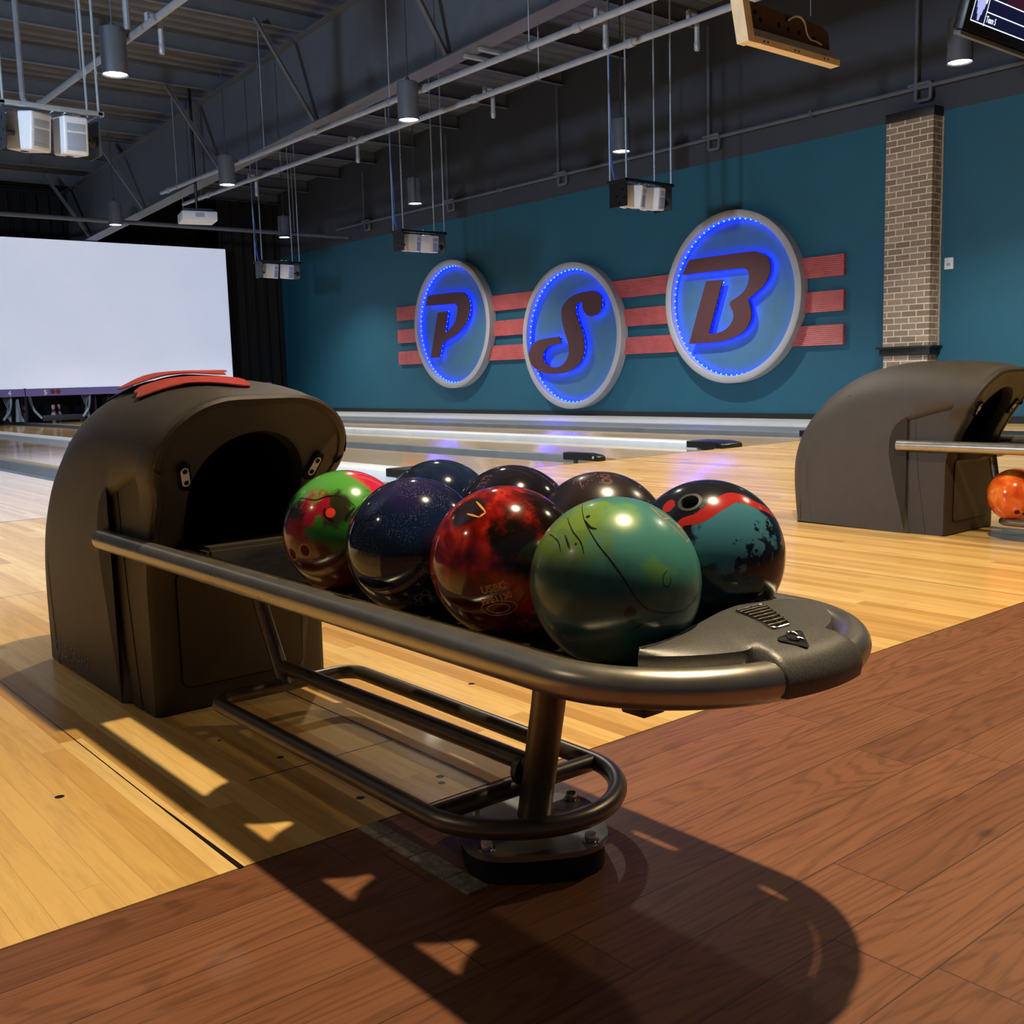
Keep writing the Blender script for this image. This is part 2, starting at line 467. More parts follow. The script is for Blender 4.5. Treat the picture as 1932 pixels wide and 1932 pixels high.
# tapered steel girder with angle braces
GX = 7.72
top = [(-3, 6.32), (12.2, 5.585), (20.4, 5.17), (24.6, 4.97)]
bot = [(-3, 4.78), (8.0, 4.50), (13.4, 4.29), (18, 4.08), (23.4, 3.82), (24.6, 3.76)]
bm = B()
ya = [-3, 0, 4, 8, 10, 12.2, 13.4, 15, 18, 20.4, 22, 23.4, 24.6]
def lin(tab, y):
    for (a, za), (b, zb) in zip(tab, tab[1:]):
        if a <= y <= b: return za+(zb-za)*(y-a)/(b-a)
    return tab[-1][1]
for a, b in zip(ya, ya[1:]):
    for dx0, dx1, f0, f1, e0, e1 in ((-.006, .006, bot, top, 0, 0), (-.13, .13, bot, bot, -.014, 0), (-.13, .13, top, top, 0, .014)):
        vs = [bm.verts.new((GX+dx, y, lin(f, y)+e)) for dx, y, f, e in
              ((dx0, a, f0, e0), (dx1, a, f0, e0), (dx1, b, f0, e0), (dx0, b, f0, e0), (dx0, a, f1, e1), (dx1, a, f1, e1), (dx1, b, f1, e1), (dx0, b, f1, e1))]
        for q in ((0, 1, 2, 3), (4, 7, 6, 5), (0, 4, 5, 1), (1, 5, 6, 2), (2, 6, 7, 3), (3, 7, 4, 0)): bm.faces.new([vs[i] for i in q])
gird = struct('ceiling_girder', bm, steel_dark, smooth=False)
for y in (7.4, 15.0):
    bm = B(); box(bm, GX-.12, GX-.006, y-.006, y+.006, lin(bot, y), lin(top, y)); obj('web_stiffener', bm, steel_dark, gird, smooth=False)
for y in (6.9, 10.25, 13.37, 16.5, 19.9, 23.0):
    bm = B(); a = Vector((GX-.1, y, lin(bot, y)+.03)); b = Vector((GX-.92, y, roof(y)-.24))
    d = (b-a); M = Matrix.Translation(a) @ d.to_track_quat('X', 'Y').to_matrix().to_4x4()
    box(bm, 0, d.length, -.03, .03, -.004, .004, M=M); box(bm, 0, d.length, -.03, -.022, -.03, .03, M=M)
    obj('angle_brace', bm, steel_dark, gird, smooth=False)
for y in (9.75, 10.02):
    bm = B(); box(bm, GX-.02, GX+.36, y-.03, y+.03, lin(bot, y)-.06, lin(bot, y)-.016, .008); obj('beam_clamp', bm, pipe_m, gird)

# ------------------------------------------------------------------ camera
yaw, pitch, roll = math.radians(39.34313), math.radians(7.43348), math.radians(1.61991)
f = Vector((math.sin(yaw)*math.cos(pitch), math.cos(yaw)*math.cos(pitch), -math.sin(pitch)))
r0 = Vector((math.cos(yaw), -math.sin(yaw), 0)); d0 = f.cross(r0)
rr = r0*math.cos(roll)+d0*math.sin(roll); dd = -r0*math.sin(roll)+d0*math.cos(roll)
cd = bpy.data.cameras.new('camera'); cam = bpy.data.objects.new('camera', cd); COL.objects.link(cam)
M3 = Matrix((rr, -dd, -f)).transposed()
cam.matrix_world = Matrix.Translation((0, 0, .735)) @ M3.to_4x4()
cd.sensor_width = 36; cd.sensor_fit = 'HORIZONTAL'; cd.lens = 36*1980.98/1932; cd.clip_start = .02; cd.clip_end = 200
S.camera = cam

# ------------------------------------------------------------------ lanes
LANE = {}   # lane number -> centre x
pc = [AX+PAIR*k for k in range(0, 3)]     # pair centres: lanes 1-2, 3-4 ... as counted below
def lane_no(k, side): return 1+2*k+(0 if side < 0 else 1)
HALF = PAIR/2
for k, c in enumerate(pc):
    for side in (-1, 1):
        x0, x1 = sorted((c+side*.372, c+side*1.438))
        n = lane_no(k, side); LANE[n] = (x0+x1)/2
        bm = B(); box(bm, x0, x1, FOUL, 24.9, -.1, 0); struct('floor_lane', bm, lane_wood, smooth=False)
        for gx0, gx1 in ((x0-.236, x0), (x1, x1+.236)):
            bm = B()
            def gut(u, v, gx0=gx0, gx1=gx1):
                s = 2*u-1
                return Vector((gx0+(gx1-gx0)*u, FOUL+(24.9-FOUL)*v, -.045-.045*math.sqrt(max(0, 1-s*s))))
            grid(bm, gut, 10, 1)
            struct('floor_gutter', bm, gutter_m, sharp=80)
# dividers: wide ball-track capping at pair centres, narrow ones between pairs
div = []
for k, c in enumerate(pc): div.append((c, .135, True)); div.append((c+HALF, .031, False))
DL = {0: ('wide pale lane divider in line with the near ball return hood', ''),
      1: ('narrow grey lane divider at the left edge, nearest the pale approach boards', ''),
      2: ('wide white lane divider running just behind the green and red ball', ''),
      3: ('narrow grey lane divider ending in a short black block above the black balls', ''),
      4: ('wide white lane divider ending in a wedge shaped black block left of the far hood', ''),
      5: ('narrow grey lane divider closest to the teal wall', '')}
for i, (x, hw, wide) in enumerate(div):
    lab = DL[i][0]
    t = thing('lane_divider', (x, FOUL, 0), lab, 'lane divider', 'dividers between the lanes')
    bm = B()
    if wide:
        box(bm, x-hw, x+hw, FOUL+.3, 24.9, -.1, .045, .012)
    else:
        box(bm, x-hw, x+hw, FOUL+.3, 24.9, -.1, .04, .01)
    obj('capping', bm, cap_white if wide else cap_grey, t)
    bm = B()
    h = .062
    y0, y1, y2 = FOUL-.02, FOUL+.12, FOUL+.42
    hw2 = hw+.012
    prof = [(y0, -.0), (y0, h*.55), (y0+.03, h*.8), (y1, h), (y2, h), (y2, 0)]
    prism(bm, prof, lambda u, v, d: Vector((d, u, v)), x-hw2, x+hw2)
    bmesh.ops.bevel(bm, geom=[e for e in bm.edges], offset=.004, segments=1, affect='EDGES')
    obj('end_block', bm, black_metal, t)
    bm = B()
    lathe(bm, [(0, 0), (.012, 0), (.012, -.003), (0, -.003)], (x-hw2-.003, y0+.06, .03), 14, axis='x')
    obj('sensor_eye', bm, black_in if wide else machine_l, t)

bm = B(); box(bm, pc[2]+HALF+.04, 10.95, FOUL, BACK, -.1, .0); struct('floor_walkway', bm, cap_grey, smooth=False)
bm = B(); box(bm, 10.95, WALL-.03, FOUL, BACK, -.1, .012); struct('floor_platform', bm, cap_white, smooth=False)
bm = B(); box(bm, 10.5, 11.1, 2.6, FOUL, -.02, .003); struct('trim_3', bm, blackpaint, smooth=False)
# foul line seam
bm = B(); box(bm, -6, WALL-.05, FOUL-.003, FOUL+.003, -.02, .0006); struct('trim_2', bm, blackpaint, smooth=False)

# ------------------------------------------------------------------ pit end: screen, masking, pins, machines
t = thing('projection_screen', (4.8, PIT, .75), 'big pale blue white projection screen filling the far end above the pins', 'screen')
bm = B(); box(bm, -1.2, 10.74, PIT, PIT+.012, .73, 3.79); obj('screen_fabric', bm, screen_m, t, smooth=False)
bm = B(); box(bm, -1.25, 10.76, PIT+.02, PIT+.09, .70, 3.76); obj('screen_backing', bm, black_metal, t, smooth=False)

pairs_mask = [('lane 4', -1.2, pc[1]+HALF-.01, 'purple masking panel with a white 4 under the screen'),
              ('lane 5', pc[1]+HALF+.01, 11.7, 'purple masking panel with a white 5 under the screen')]
def letters(name, body, size, loc, m, parent, right=Vector((1, 0, 0)), up=Vector((0, 0, 1)), bold=0., ext=.002):
    src = text_bm(body, size, ext, bold); bm = B()
    nrm = right.cross(up)
    merge(bm, src, fn=lambda p: Vector(loc)+right*p.x+up*p.y+nrm*p.z)
    return obj(name, bm, m, parent, smooth=False)
for nm, x0, x1, lab in pairs_mask:
    t = thing('masking_panel', ((max(x0, 3)+x1)/2, PIT, .57), lab, 'masking panel', 'purple masking panels')
    bm = B(); box(bm, x0, x1, PIT-.03, PIT-.005, .575, .722, .004); obj('panel', bm, purple_m, t, smooth=False)
    num = nm[-1]; nx = 5.80 if num == '4' else 6.50
    letters('numeral', num, .135, (nx-.0, PIT-.031, .605), white_print, t, bold=.004)
    for q in range(2):
        px_ = (5.50, 5.60) if num == '4' else (6.68, 6.79)
        bm = B(); lathe(bm, [(0, 0), (.05, 0), (.05, .004), (0, .004)], (px_[q], PIT-.035, .66), 20, axis='y')
        lathe(bm, [(.018, -.001), (.026, -.001), (.026, 0), (.018, 0)], (px_[q], PIT-.035, .66), 14, axis='y')
        obj('red_dot_print', bm, darkred_m, t)
bm = B(); box(bm, pc[1]+HALF-.02, pc[1]+HALF+.02, PIT-.02, PIT+.02, 0, .74); tag(obj('mask_post', bm, black_metal, smooth=False), 'slim dark post splitting lanes 4 and 5 under the purple panels', 'post')

def pin_bm(x, y, z=0):
    bm = B()
    prof = [(0, 0), (.026, 0), (.036, .02), (.049, .06), (.0605, .114), (.058, .15), (.045, .19), (.031, .225), (.0235, .255), (.024, .28), (.029, .31), (.0325, .335), (.031, .36), (.022, .376), (0, .381)]
    lathe(bm, prof, (x, y, z), 20)
    for f_ in bm.faces:
        zc = f_.calc_center_median().z-z
        if .235 < zc < .275: f_.material_index = 1
    return bm
PINS = [(6.80, 23.72, 'white pin standing left of the close pair on lane 5'), (6.89, 23.98, 'left pin of the close white pair on lane 5'), (7.015, 24.04, 'right pin of the close white pair on lane 5'),
        (6.32, 24.1, 'white pin beside the slim post at the right of lane 4'.replace('right of lane 4', 'dark post edge'))]
for x, y, lab in PINS:
    bm = pin_bm(x, y)
    tag(obj('bowling_pin', bm, [pin_m, pinred_m], at=(x, y, 0)), lab, 'pin', 'pins at the far end')

def machine(xc, lab, bar):
    t = thing('pinsetter', (xc, 24.1, 0), lab, 'pinsetter', 'pin machines behind the masking')
    if bar:
        bm = B(); box(bm, xc-.42, xc+.40, 23.5, 23.54, .045, .165, .008); obj('sweep_bar', bm, machine_m, t)
    for s in (-1, 1):
        bm = B()
        pth = catmull([(xc+s*.62, 23.62, .62), (xc+s*.60, 23.6, .42), (xc+s*.55, 23.58, .27), (xc+s*.47, 23.56, .16), (xc+s*.42, 23.54, .1)], 4)
        tube(bm, pth, .028, 8); obj('sweep_arm', bm, machine_l, t)
        bm = B(); box(bm, xc+s*.765-.018, xc+s*.765+.018, 23.7, 24.7, .05, .56, .006); obj('side_plate', bm, machine_m, t)
    bm = B()
    bm.free()
    for q in range(5):
        bm = B(); tube(bm, catmull([(xc+.47+.03*q, 23.75, .62), (xc+.53+.02*q, 23.72, .4+.03*q), (xc+.60-.02*q, 23.7, .2), (xc+.6, 23.7, .05)], 4), .008, 6); obj('hose', bm, machine_l, t)
    bm = B(); box(bm, xc-.65, xc+.65, 25.2, 25.25, 0, .7); obj('pit_cushion', bm, black_metal, t, smooth=False)
for n in sorted(LANE):
    machine(LANE[n], {1: 'pin machine of the leftmost lane, out at the far left', 2: 'pin machine second from the far left', 3: 'pin machine at the far left edge under the screen', 4: 'pin machine with pale sweep arms behind the panel marked 4', 5: 'pin machine with a dark sweep bar behind the panel marked 5', 6: 'pin machine right of lane 5, behind the near hood'}[n], n != 4)
# upright kick-back shield at lane 4 (pale, widening to the floor)
bm = B()
prism(bm, [(5.985, .05), (6.155, .05), (6.10, .18), (6.075, .44), (6.07, .52), (6.03, .52), (6.01, .44), (6.0, .2)], lambda u, v, d: Vector((u, d, v)), 23.5, 23.56)
tag(obj('kickback_shield', bm, machine_l, at=(6.07, 23.53, 0)), 'pale flared shield standing at the right of lane 4 pin deck', 'shield')

# stage curtains
def curtain(name, x0, x1, y, z0, z1, lab):
    bm = B()
    def fn(u, v):
        x = x0+(x1-x0)*u
        return Vector((x, y+.05*math.sin(x*23)+.02*math.sin(x*51+1), z0+(z1-z0)*v))
    grid(bm, fn, int((x1-x0)*40), 1)
    return tag(obj(name, bm, curtain_m, sharp=180, at=((x0+x1)/2, y, z0)), lab, 'curtain')
curtain('stage_curtain', 10.85, WALL-.03, 23.85, 0, roof(23.7)-.26, 'black curtain hanging between the screen and teal wall')
curtain('stage_curtain', -3, 10.7, 24.75, .8, roof(24.7)-.26, 'black curtain hanging above and behind the white screen')

# ------------------------------------------------------------------ sign on the teal wall
SIGN = {'P': (16.72, 1.74, 'P', 'round blue lit sign with a maroon letter P'),
        'S': (13.32, 1.36, 'S', 'round blue lit sign with a maroon letter S'),
        'B': (9.90, 1.755, 'B', 'round blue lit sign with a maroon letter B')}
LET = {}
LET['B'] = [(10.673, 2.368), (10.065, 2.373), (9.534, 2.369), (9.397, 2.345), (9.296, 2.3), (9.229, 2.24), (9.2, 2.143), (9.208, 2.049), (9.253, 1.959), (9.328, 1.87), (9.464, 1.785), (9.589, 1.705), (9.55, 1.633), (9.529, 1.514), (9.536, 1.431), (9.585, 1.337), (9.672, 1.257), (9.796, 1.2), (9.959, 1.157), (10.179, 1.131), (10.683, 1.125), (10.346, 2.031), (10.038, 2.022), (10.305, 1.259), (10.16, 1.26), (10.013, 1.295), (9.904, 1.368), (9.85, 1.449), (9.846, 1.534), (9.886, 1.606), (9.912, 1.664), (9.885, 1.705), (9.796, 1.747), (9.69, 1.802), (9.611, 1.879), (9.571, 1.972), (9.568, 2.055), (9.594, 2.112), (9.655, 2.145), (9.743, 2.156), (10.065, 2.16), (10.811, 2.159)]
LET['S'] = [(13.606, 1.368), (13.542, 1.25), (13.748, 1.233), (13.9, 1.201), (14.012, 1.127), (14.048, 1.042), (14.008, 0.948), (13.89, 0.873), (13.719, 0.845), (13.569, 0.872), (13.44, 0.953), (13.37, 1.076), (13.379, 1.244), (13.447, 1.413), (13.504, 1.569), (13.537, 1.724), (13.516, 1.848), (13.43, 1.938), (13.283, 2.017), (13.079, 2.063), (12.761, 2.079), (12.645, 2.043), (12.569, 1.971), (12.543, 1.863), (12.584, 1.76), (12.673, 1.685), (12.811, 1.664), (12.909, 1.699), (12.977, 1.758), (13.009, 1.828), (13.007, 1.902), (13.063, 1.92), (13.144, 1.891), (13.183, 1.826), (13.169, 1.729), (13.112, 1.589), (13.036, 1.435), (12.99, 1.283), (12.984, 1.159), (13.018, 1.023), (13.112, 0.902), (13.279, 0.802), (13.468, 0.75), (13.723, 0.731), (13.96, 0.743), (14.179, 0.8), (14.332, 0.898), (14.406, 1.024), (14.401, 1.14), (14.341, 1.239), (14.204, 1.313), (14.004, 1.347)]
LET['P'] = [(17.473, 2.349), (16.975, 2.353), (16.416, 2.339), (16.259, 2.296), (16.163, 2.209), (16.117, 2.112), (16.114, 2.006), (16.171, 1.849), (16.292, 1.722), (16.505, 1.584), (16.744, 1.492), (17.023, 1.401), (17.149, 1.119), (17.455, 1.121), (17.154, 1.997), (16.826, 2.004), (16.951, 1.592), (16.782, 1.645), (16.635, 1.74), (16.535, 1.871), (16.493, 2.003), (16.5, 2.071), (16.555, 2.116), (16.635, 2.132), (17.561, 2.154)]

def smooth_outline(pts, ang=48, n=4):
    P_ = [Vector((a, b, 0)) for a, b in pts]; m = len(P_)
    corner = [i for i in range(m) if (P_[i]-P_[i-1]).angle(P_[(i+1) % m]-P_[i]) > math.radians(ang)]
    out = []
    for a, b in zip(corner, corner[1:]+[corner[0]+m]):
        seg = catmull([P_[k % m] for k in range(a, b+1)], n)
        out += seg[:-1]
    return [(v.x, v.y) for v in out]

def along(pts, step):
    """points every `step` along a closed 2-D outline with inward normal (outline any winding)"""
    m = len(pts); area = sum(pts[i][0]*pts[(i+1) % m][1]-pts[(i+1) % m][0]*pts[i][1] for i in range(m)); sg = 1 if area > 0 else -1
    out = []; acc = 0
    for i in range(m):
        a = Vector(pts[i]); b = Vector(pts[(i+1) % m]); L_ = (b-a).length
        if L_ < 1e-6: continue
        d = (b-a)/L_; nrm = Vector((-d.y, d.x))*sg
        while acc < L_:
            out.append((a+d*acc, nrm)); acc += step
        acc -= L_
    return out

def diode(bm, p, r, mi=0):
    q = bmesh.ops.create_icosphere(bm, subdivisions=1, radius=r, matrix=Matrix.Translation(p))
    for f_ in {f_ for v in q['verts'] for f_ in v.link_faces}: f_.material_index = mi

RO, RI = 1.23, 1.125
for k, (cy, cz, ch, lab) in SIGN.items():
    t = thing('illuminated_sign', (WALL-.01, cy, cz), lab+' on the teal wall', 'sign', 'round letter signs on the teal wall')
    bm = B()   # rim: a deep ring
    lathe(bm, [(RI, -.012), (RO, -.012), (RO, -.17), (RO-.012, -.18), (RI+.012, -.18), (RI, -.17), (RI, -.012)], (WALL, cy, cz), 96, axis='x')
    obj('sign_rim', bm, ring_m, t, sharp=50)
    bm = B(); lathe(bm, [(0, -.03), (RI+.01, -.03), (RI+.01, -.012), (0, -.012)], (WALL, cy, cz), 64, axis='x')
    obj('sign_backing', bm, plate_m, t)
    out = smooth_outline(LET[ch])
    bm = B(); prism(bm, out, lambda u, v, d: Vector((d, u, v)), WALL-.15, WALL-.125)
    obj('letter', bm, letter_m, t, sharp=40)
    # light strip round the inside of the rim and one behind the letter
    bm = B()
    lathe(bm, [(RI-.022, -.0705), (RI-.002, -.0705), (RI-.002, -.0715), (RI-.022, -.0715), (RI-.022, -.0705)], (WALL, cy, cz), 96, axis='x', mi=1)
    n = 72
    for q in range(n):
        a = 2*PI*(q+.3)/n
        p = Vector((WALL-.085, cy+(RI-.012)*math.cos(a), cz+(RI-.012)*math.sin(a)))
        diode(bm, p, .014 if q % 1 == 0 else .01, 2 if q in (27, 33, 42, 44) and ch != 'S' or (ch == 'S' and q in (25, 42)) else 0)
    obj('rim_light_strip', bm, [led_dot, led_strip, led_white], t)
    bm = B()
    al = along(out, .1)
    for p, nv in al:
        c = p+nv*.035
        diode(bm, Vector((WALL-.095, c.x, c.y)), .012, 0)
    pts = [(p+nv*.012, p+nv*.032) for p, nv in along(out, .03)]
    for a, b in zip(pts, pts[1:]+pts[:1]):
        if (a[0]-b[0]).length > .12: continue
        quad(bm, [(WALL-.112, a[0].x, a[0].y), (WALL-.112, b[0].x, b[0].y), (WALL-.112, b[1].x, b[1].y), (WALL-.112, a[1].x, a[1].y)], 1)
    obj('letter_light_strip', bm, [led_dot, led_strip], t)
    pcs = [min(out, key=lambda q: (q[0]-a)**2+(q[1]-b)**2) for a, b in ((cy, cz+.6), (cy, cz-.6), (cy+.3, cz))]
    for a, b in pcs: pass
    c0 = [p+nv*.06 for p, nv in along(out, .9)]
    for c in c0:
        bm = B(); tube(bm, [(WALL-.125, c.x, c.y), (WALL-.03, c.x, c.y)], .008, 8); obj('stand_off', bm, black_metal, t)

BARS = [('top', 1.92, 2.20), ('middle', 1.46, 1.735), ('bottom', 1.015, 1.285)]
def circ_y(k, z, sgn):
    cy, cz = SIGN[k][0], SIGN[k][1]; q = (RO+.001)**2-(z-cz)**2
    return cy+sgn*math.sqrt(q) if q > 0 else cy
GAPS = [('right of the B disc', None, 'B'), ('between the S and B discs', 'B', 'S'), ('between the P and S discs', 'S', 'P'), ('left of the P disc', 'P', None)]
for nm, z0, z1 in BARS:
    for wh, lo, hi in GAPS:
        zs = [z0+(z1-z0)*q/8 for q in range(9)]
        a = [(8.09 if lo is None else circ_y(lo, z, 1), z) for z in zs]
        b = [(18.75 if hi is None else circ_y(hi, z, -1), z) for z in reversed(zs)]
        bm = B(); prism(bm, a+b, lambda u, v, d: Vector((d, u, v)), WALL-.06, WALL-.004)
        tag(obj('sign_stripe', bm, red_bar, smooth=False, at=(WALL-.03, (a[0][0]+b[0][0])/2, z0)), f'{nm} red ribbed stripe {wh} on the teal wall', 'stripe', 'red stripes of the wall sign')

# ------------------------------------------------------------------ brick pillar, wall box, wall conduit
t = thing('brick_pillar', (WALL-.11, 7.1, 0), 'tan brick pillar with black ledges on the teal wall', 'pillar')
t['kind'] = 'structure'
bm = B(); box(bm, WALL-.22, WALL-.001, 6.79, 7.41, .95, 3.68, .004); obj('brick_shaft', bm, brick, t, smooth=False)
bm = B(); box(bm, WALL-.22, WALL-.001, 6.80, 7.40, 0, .84, .004); obj('brick_base', bm, brick, t, smooth=False)
bm = B(); box(bm, WALL-.25, WALL-.001, 6.76, 7.44, .84, .935, .006); box(bm, WALL-.285, WALL-.001, 6.725, 7.475, .925, .952, .004); obj('ledge', bm, blackpaint, t)
bm = B(); box(bm, WALL-.228, WALL-.001, 6.782, 7.418, 3.68, 3.79, .004); obj('capital', bm, blackpaint, t)
bm = B(); box(bm, WALL-.016, WALL-.001, 6.765, 6.789, .95, 3.68); obj('edge_trim', bm, strip_m, t, smooth=False)
t = thing('wall_box', (WALL-.02, 6.655, 1.86), 'small white box on the teal wall right of the brick pillar', 'wall box')
bm = B(); box(bm, WALL-.04, WALL-.0005, 6.60, 6.71, 1.86, 2.00, .008); obj('cover', bm, white_pl, t)
bm = B(); box(bm, WALL-.043, WALL-.04, 6.63, 6.68, 1.90, 1.935, .001); obj('window', bm, vent_gr, t)

def pipe_thing(name, label, base, cat='pipe', group=None):
    return thing(name, base, label, cat, group)
t = pipe_thing('wall_conduit', 'long dark conduit running along the charcoal wall above the teal paint', (12.36, 12, 4.06))
bm = B(); tube(bm, [(12.38, 3.0, 4.06), (12.38, 21.0, 4.06)], .028, 10); obj('conduit', bm, steel_dark, t)
for y, ztop in ((7.10, 5.9), (10.34, 5.62), (13.6, 5.5), (16.77, 5.3), (19.8, 5.1)):
    bm = B()
    tube(bm, fillet([(12.37, y, ztop), (12.37, y, 3.90), (12.37, y-.19, 3.90), (12.37, y-.19, 4.10), (12.37, y+.1, 4.10)], .03, 4), .024, 10)
    obj('drop_pipe', bm, steel_dark, t)
for y in (5, 8.6, 12, 15.2, 18.3):
    bm = B(); box(bm, 12.35, WALL-.001, y-.015, y+.015, 4.02, 4.10); obj('bracket', bm, steel_dark, t, smooth=False)

# sprinkler pipes along the lanes
def sprinkler(x, z, y0, y1, drops, hang, lab):
    t = pipe_thing('sprinkler_pipe', lab, (x, (y0+y1)/2, z), 'sprinkler pipe', 'sprinkler pipes under the roof')
    bm = B(); tube(bm, [(x, y0, z), (x, y1, z)], .034, 12); obj('main_pipe', bm, pipe_m, t)
    for y in [y0+1.1+2.55*q for q in range(int((y1-y0-1)/2.55)+1)]:
        bm = B(); tube(bm, [(x, y-.05, z), (x, y+.05, z)], .045, 12); obj('coupling', bm, pipe_m, t)
    for y in drops:
        bm = B()
        tube(bm, [(x, y, z+.02), (x, y, z+.10)], .026, 10)
        tube(bm, fillet([(x, y, z+.09), (x+.12, y, z+.09), (x+.12, y, z-.17)], .05, 5), .026, 10)
        lathe(bm, [(0, -.245), (.022, -.24), (.03, -.22), (.03, -.17), (.024, -.15)], (x+.12, y, z), 12)
        obj('sprinkler_drop', bm, pipe_m, t)
    for y in hang:
        bm = B(); tube(bm, [(x, y, z+.05), (x, y, roof(y)-.02)], .008, 6)
        lathe(bm, [(.036, -.012), (.042, -.012), (.042, .012), (.036, .012)], (x, y, z), 16, axis='y')
        obj('hanger_rod', bm, pipe_m, t)
    return t
sprinkler(7.3, 4.02, 1.5, 18.2, (7.45,), (5.6, 8.42, 11.0, 14.3, 17.5), 'upper grey sprinkler pipe running below the steel girder')
sprinkler(8.02, 4.0, 1.5, 19.0, (6.94, 10.07, 13.13, 16.3), (6.2, 9.1, 12.2, 15.2, 18.2), 'lower grey sprinkler pipe with short drops, right of the girder')
t = sprinkler(3.95, 4.02, 2.0, 13.4, (9.9,), (6.9, 11.8), 'grey sprinkler pipe passing behind the biggest pendant lamp')
bm = B(); tube(bm, fillet([(3.95, 13.2, 4.02), (3.95, 13.42, 4.02), (3.80, 13.42, 4.05), (3.80, 13.42, roof(13.4)-.02)], .08, 5), .034, 10); obj('riser', bm, pipe_m, t)
bm = B(); tube(bm, fillet([(3.95, 10.4, 4.05), (3.95, 10.4, 5.2), (3.95, 10.4, roof(10.4)-.02)], .05, 3), .034, 10); obj('riser', bm, pipe_m, t)
t = pipe_thing('cross_pipe', 'grey pipe crossing above the white screen from left to right', (6, 20.4, 3.81))
bm = B(); tube(bm, [(-3, 20.4, 3.80), (12.3, 20.4, 3.82)], .04, 10); obj('main_pipe', bm, steel_dark, t)
for x in (2.0, 5.15, 8.6, 11.0):
    bm = B(); tube(bm, [(x, 20.4, 3.84), (x, 20.4, roof(20.4)-.02)], .012, 6); obj('hanger_rod', bm, pipe_m, t)

# ------------------------------------------------------------------ pendant lamps
def spot(name, loc, energy, col, size=115, blend=.6, rad=.09, parent=None, aim=None):
    l = bpy.data.lights.new(name, 'SPOT'); l.energy = energy; l.color = col
    l.spot_size = math.radians(size); l.spot_blend = blend; l.shadow_soft_size = rad
    o = bpy.data.objects.new(name, l); COL.objects.link(o); o.location = loc
    if aim is not None:
        o.rotation_euler = (Vector(aim)-Vector(loc)).to_track_quat('-Z', 'Y').to_euler()
    if parent: o.parent = parent
    return o
LAMPZ = 3.65
def make_pendant():
    t = thing('pendant_lamp', (0, 0, LAMPZ), '', '')
    bm = B(); lathe(bm, [(.108, .012), (.118, 0), (.12, 0), (.12, .40), (.112, .42), (.03, .425), (.03, .44), (0, .44)], (0, 0, LAMPZ), 32)
    obj('can_shade', bm, steel_dark, t)
    bm = B(); lathe(bm, [(0, .014), (.108, .014)], (0, 0, LAMPZ), 32); obj('lens', bm, lens_m, t)
    return t
p0 = make_pendant()
def copy_tree(o, parent=None, skip=()):
    c = o.copy(); COL.objects.link(c); c.parent = parent
    for ch in o.children:
        if ch.name.split('.')[0] in skip: continue
        copy_tree(ch, c, skip)
    return c
WARM = (1.0, .80, .52); NEUT = (1.0, .94, .84)
PEND = [(3.78, 10.34, 'largest hanging grey can lamp, at upper left beside the pale sprinkler pipe', 260),
        (7.10, 10.32, 'grey can lamp hanging in front of the girder, left of the wall sign', 260),
        (7.06, 15.07, 'grey can lamp hanging below the middle of the girder', 240),
        (7.02, 19.75, 'small can lamp hanging just above the white screen', 220),
        (10.45, 10.23, 'can lamp hanging behind the rods of the right hand projector rig', 260),
        (10.45, 15.1, 'can lamp hanging in front of the charcoal wall above the P disc', 240),
        (10.50, 19.9, 'small can lamp hanging by the far projector rig near the curtain', 220),
        (10.33, 5.47, 'dark can lamp at upper right below the television', 240),
        (7.10, 5.49, 'lit can lamp cut off at the top edge above the tan box', 240)]
for i, (x, y, lab, e) in enumerate(PEND):
    o = p0 if i == 0 else copy_tree(p0)
    o.location = (x, y, LAMPZ); o['label'] = lab; o['category'] = 'pendant lamp'; o['group'] = 'can lamps hanging over the lanes'
    bm = B(); lathe(bm, [(.03, .44), (.02, .47), (0, .47)], (x, y, LAMPZ), 16); tube(bm, [(x, y, LAMPZ+.44), (x, y, roof(y)-.012)], .009, 8); obj('stem', bm, steel_dark, o)
    L_ = spot('lamp_glow', (0, 0, -.02), e, NEUT, 120, .7, .1, o)

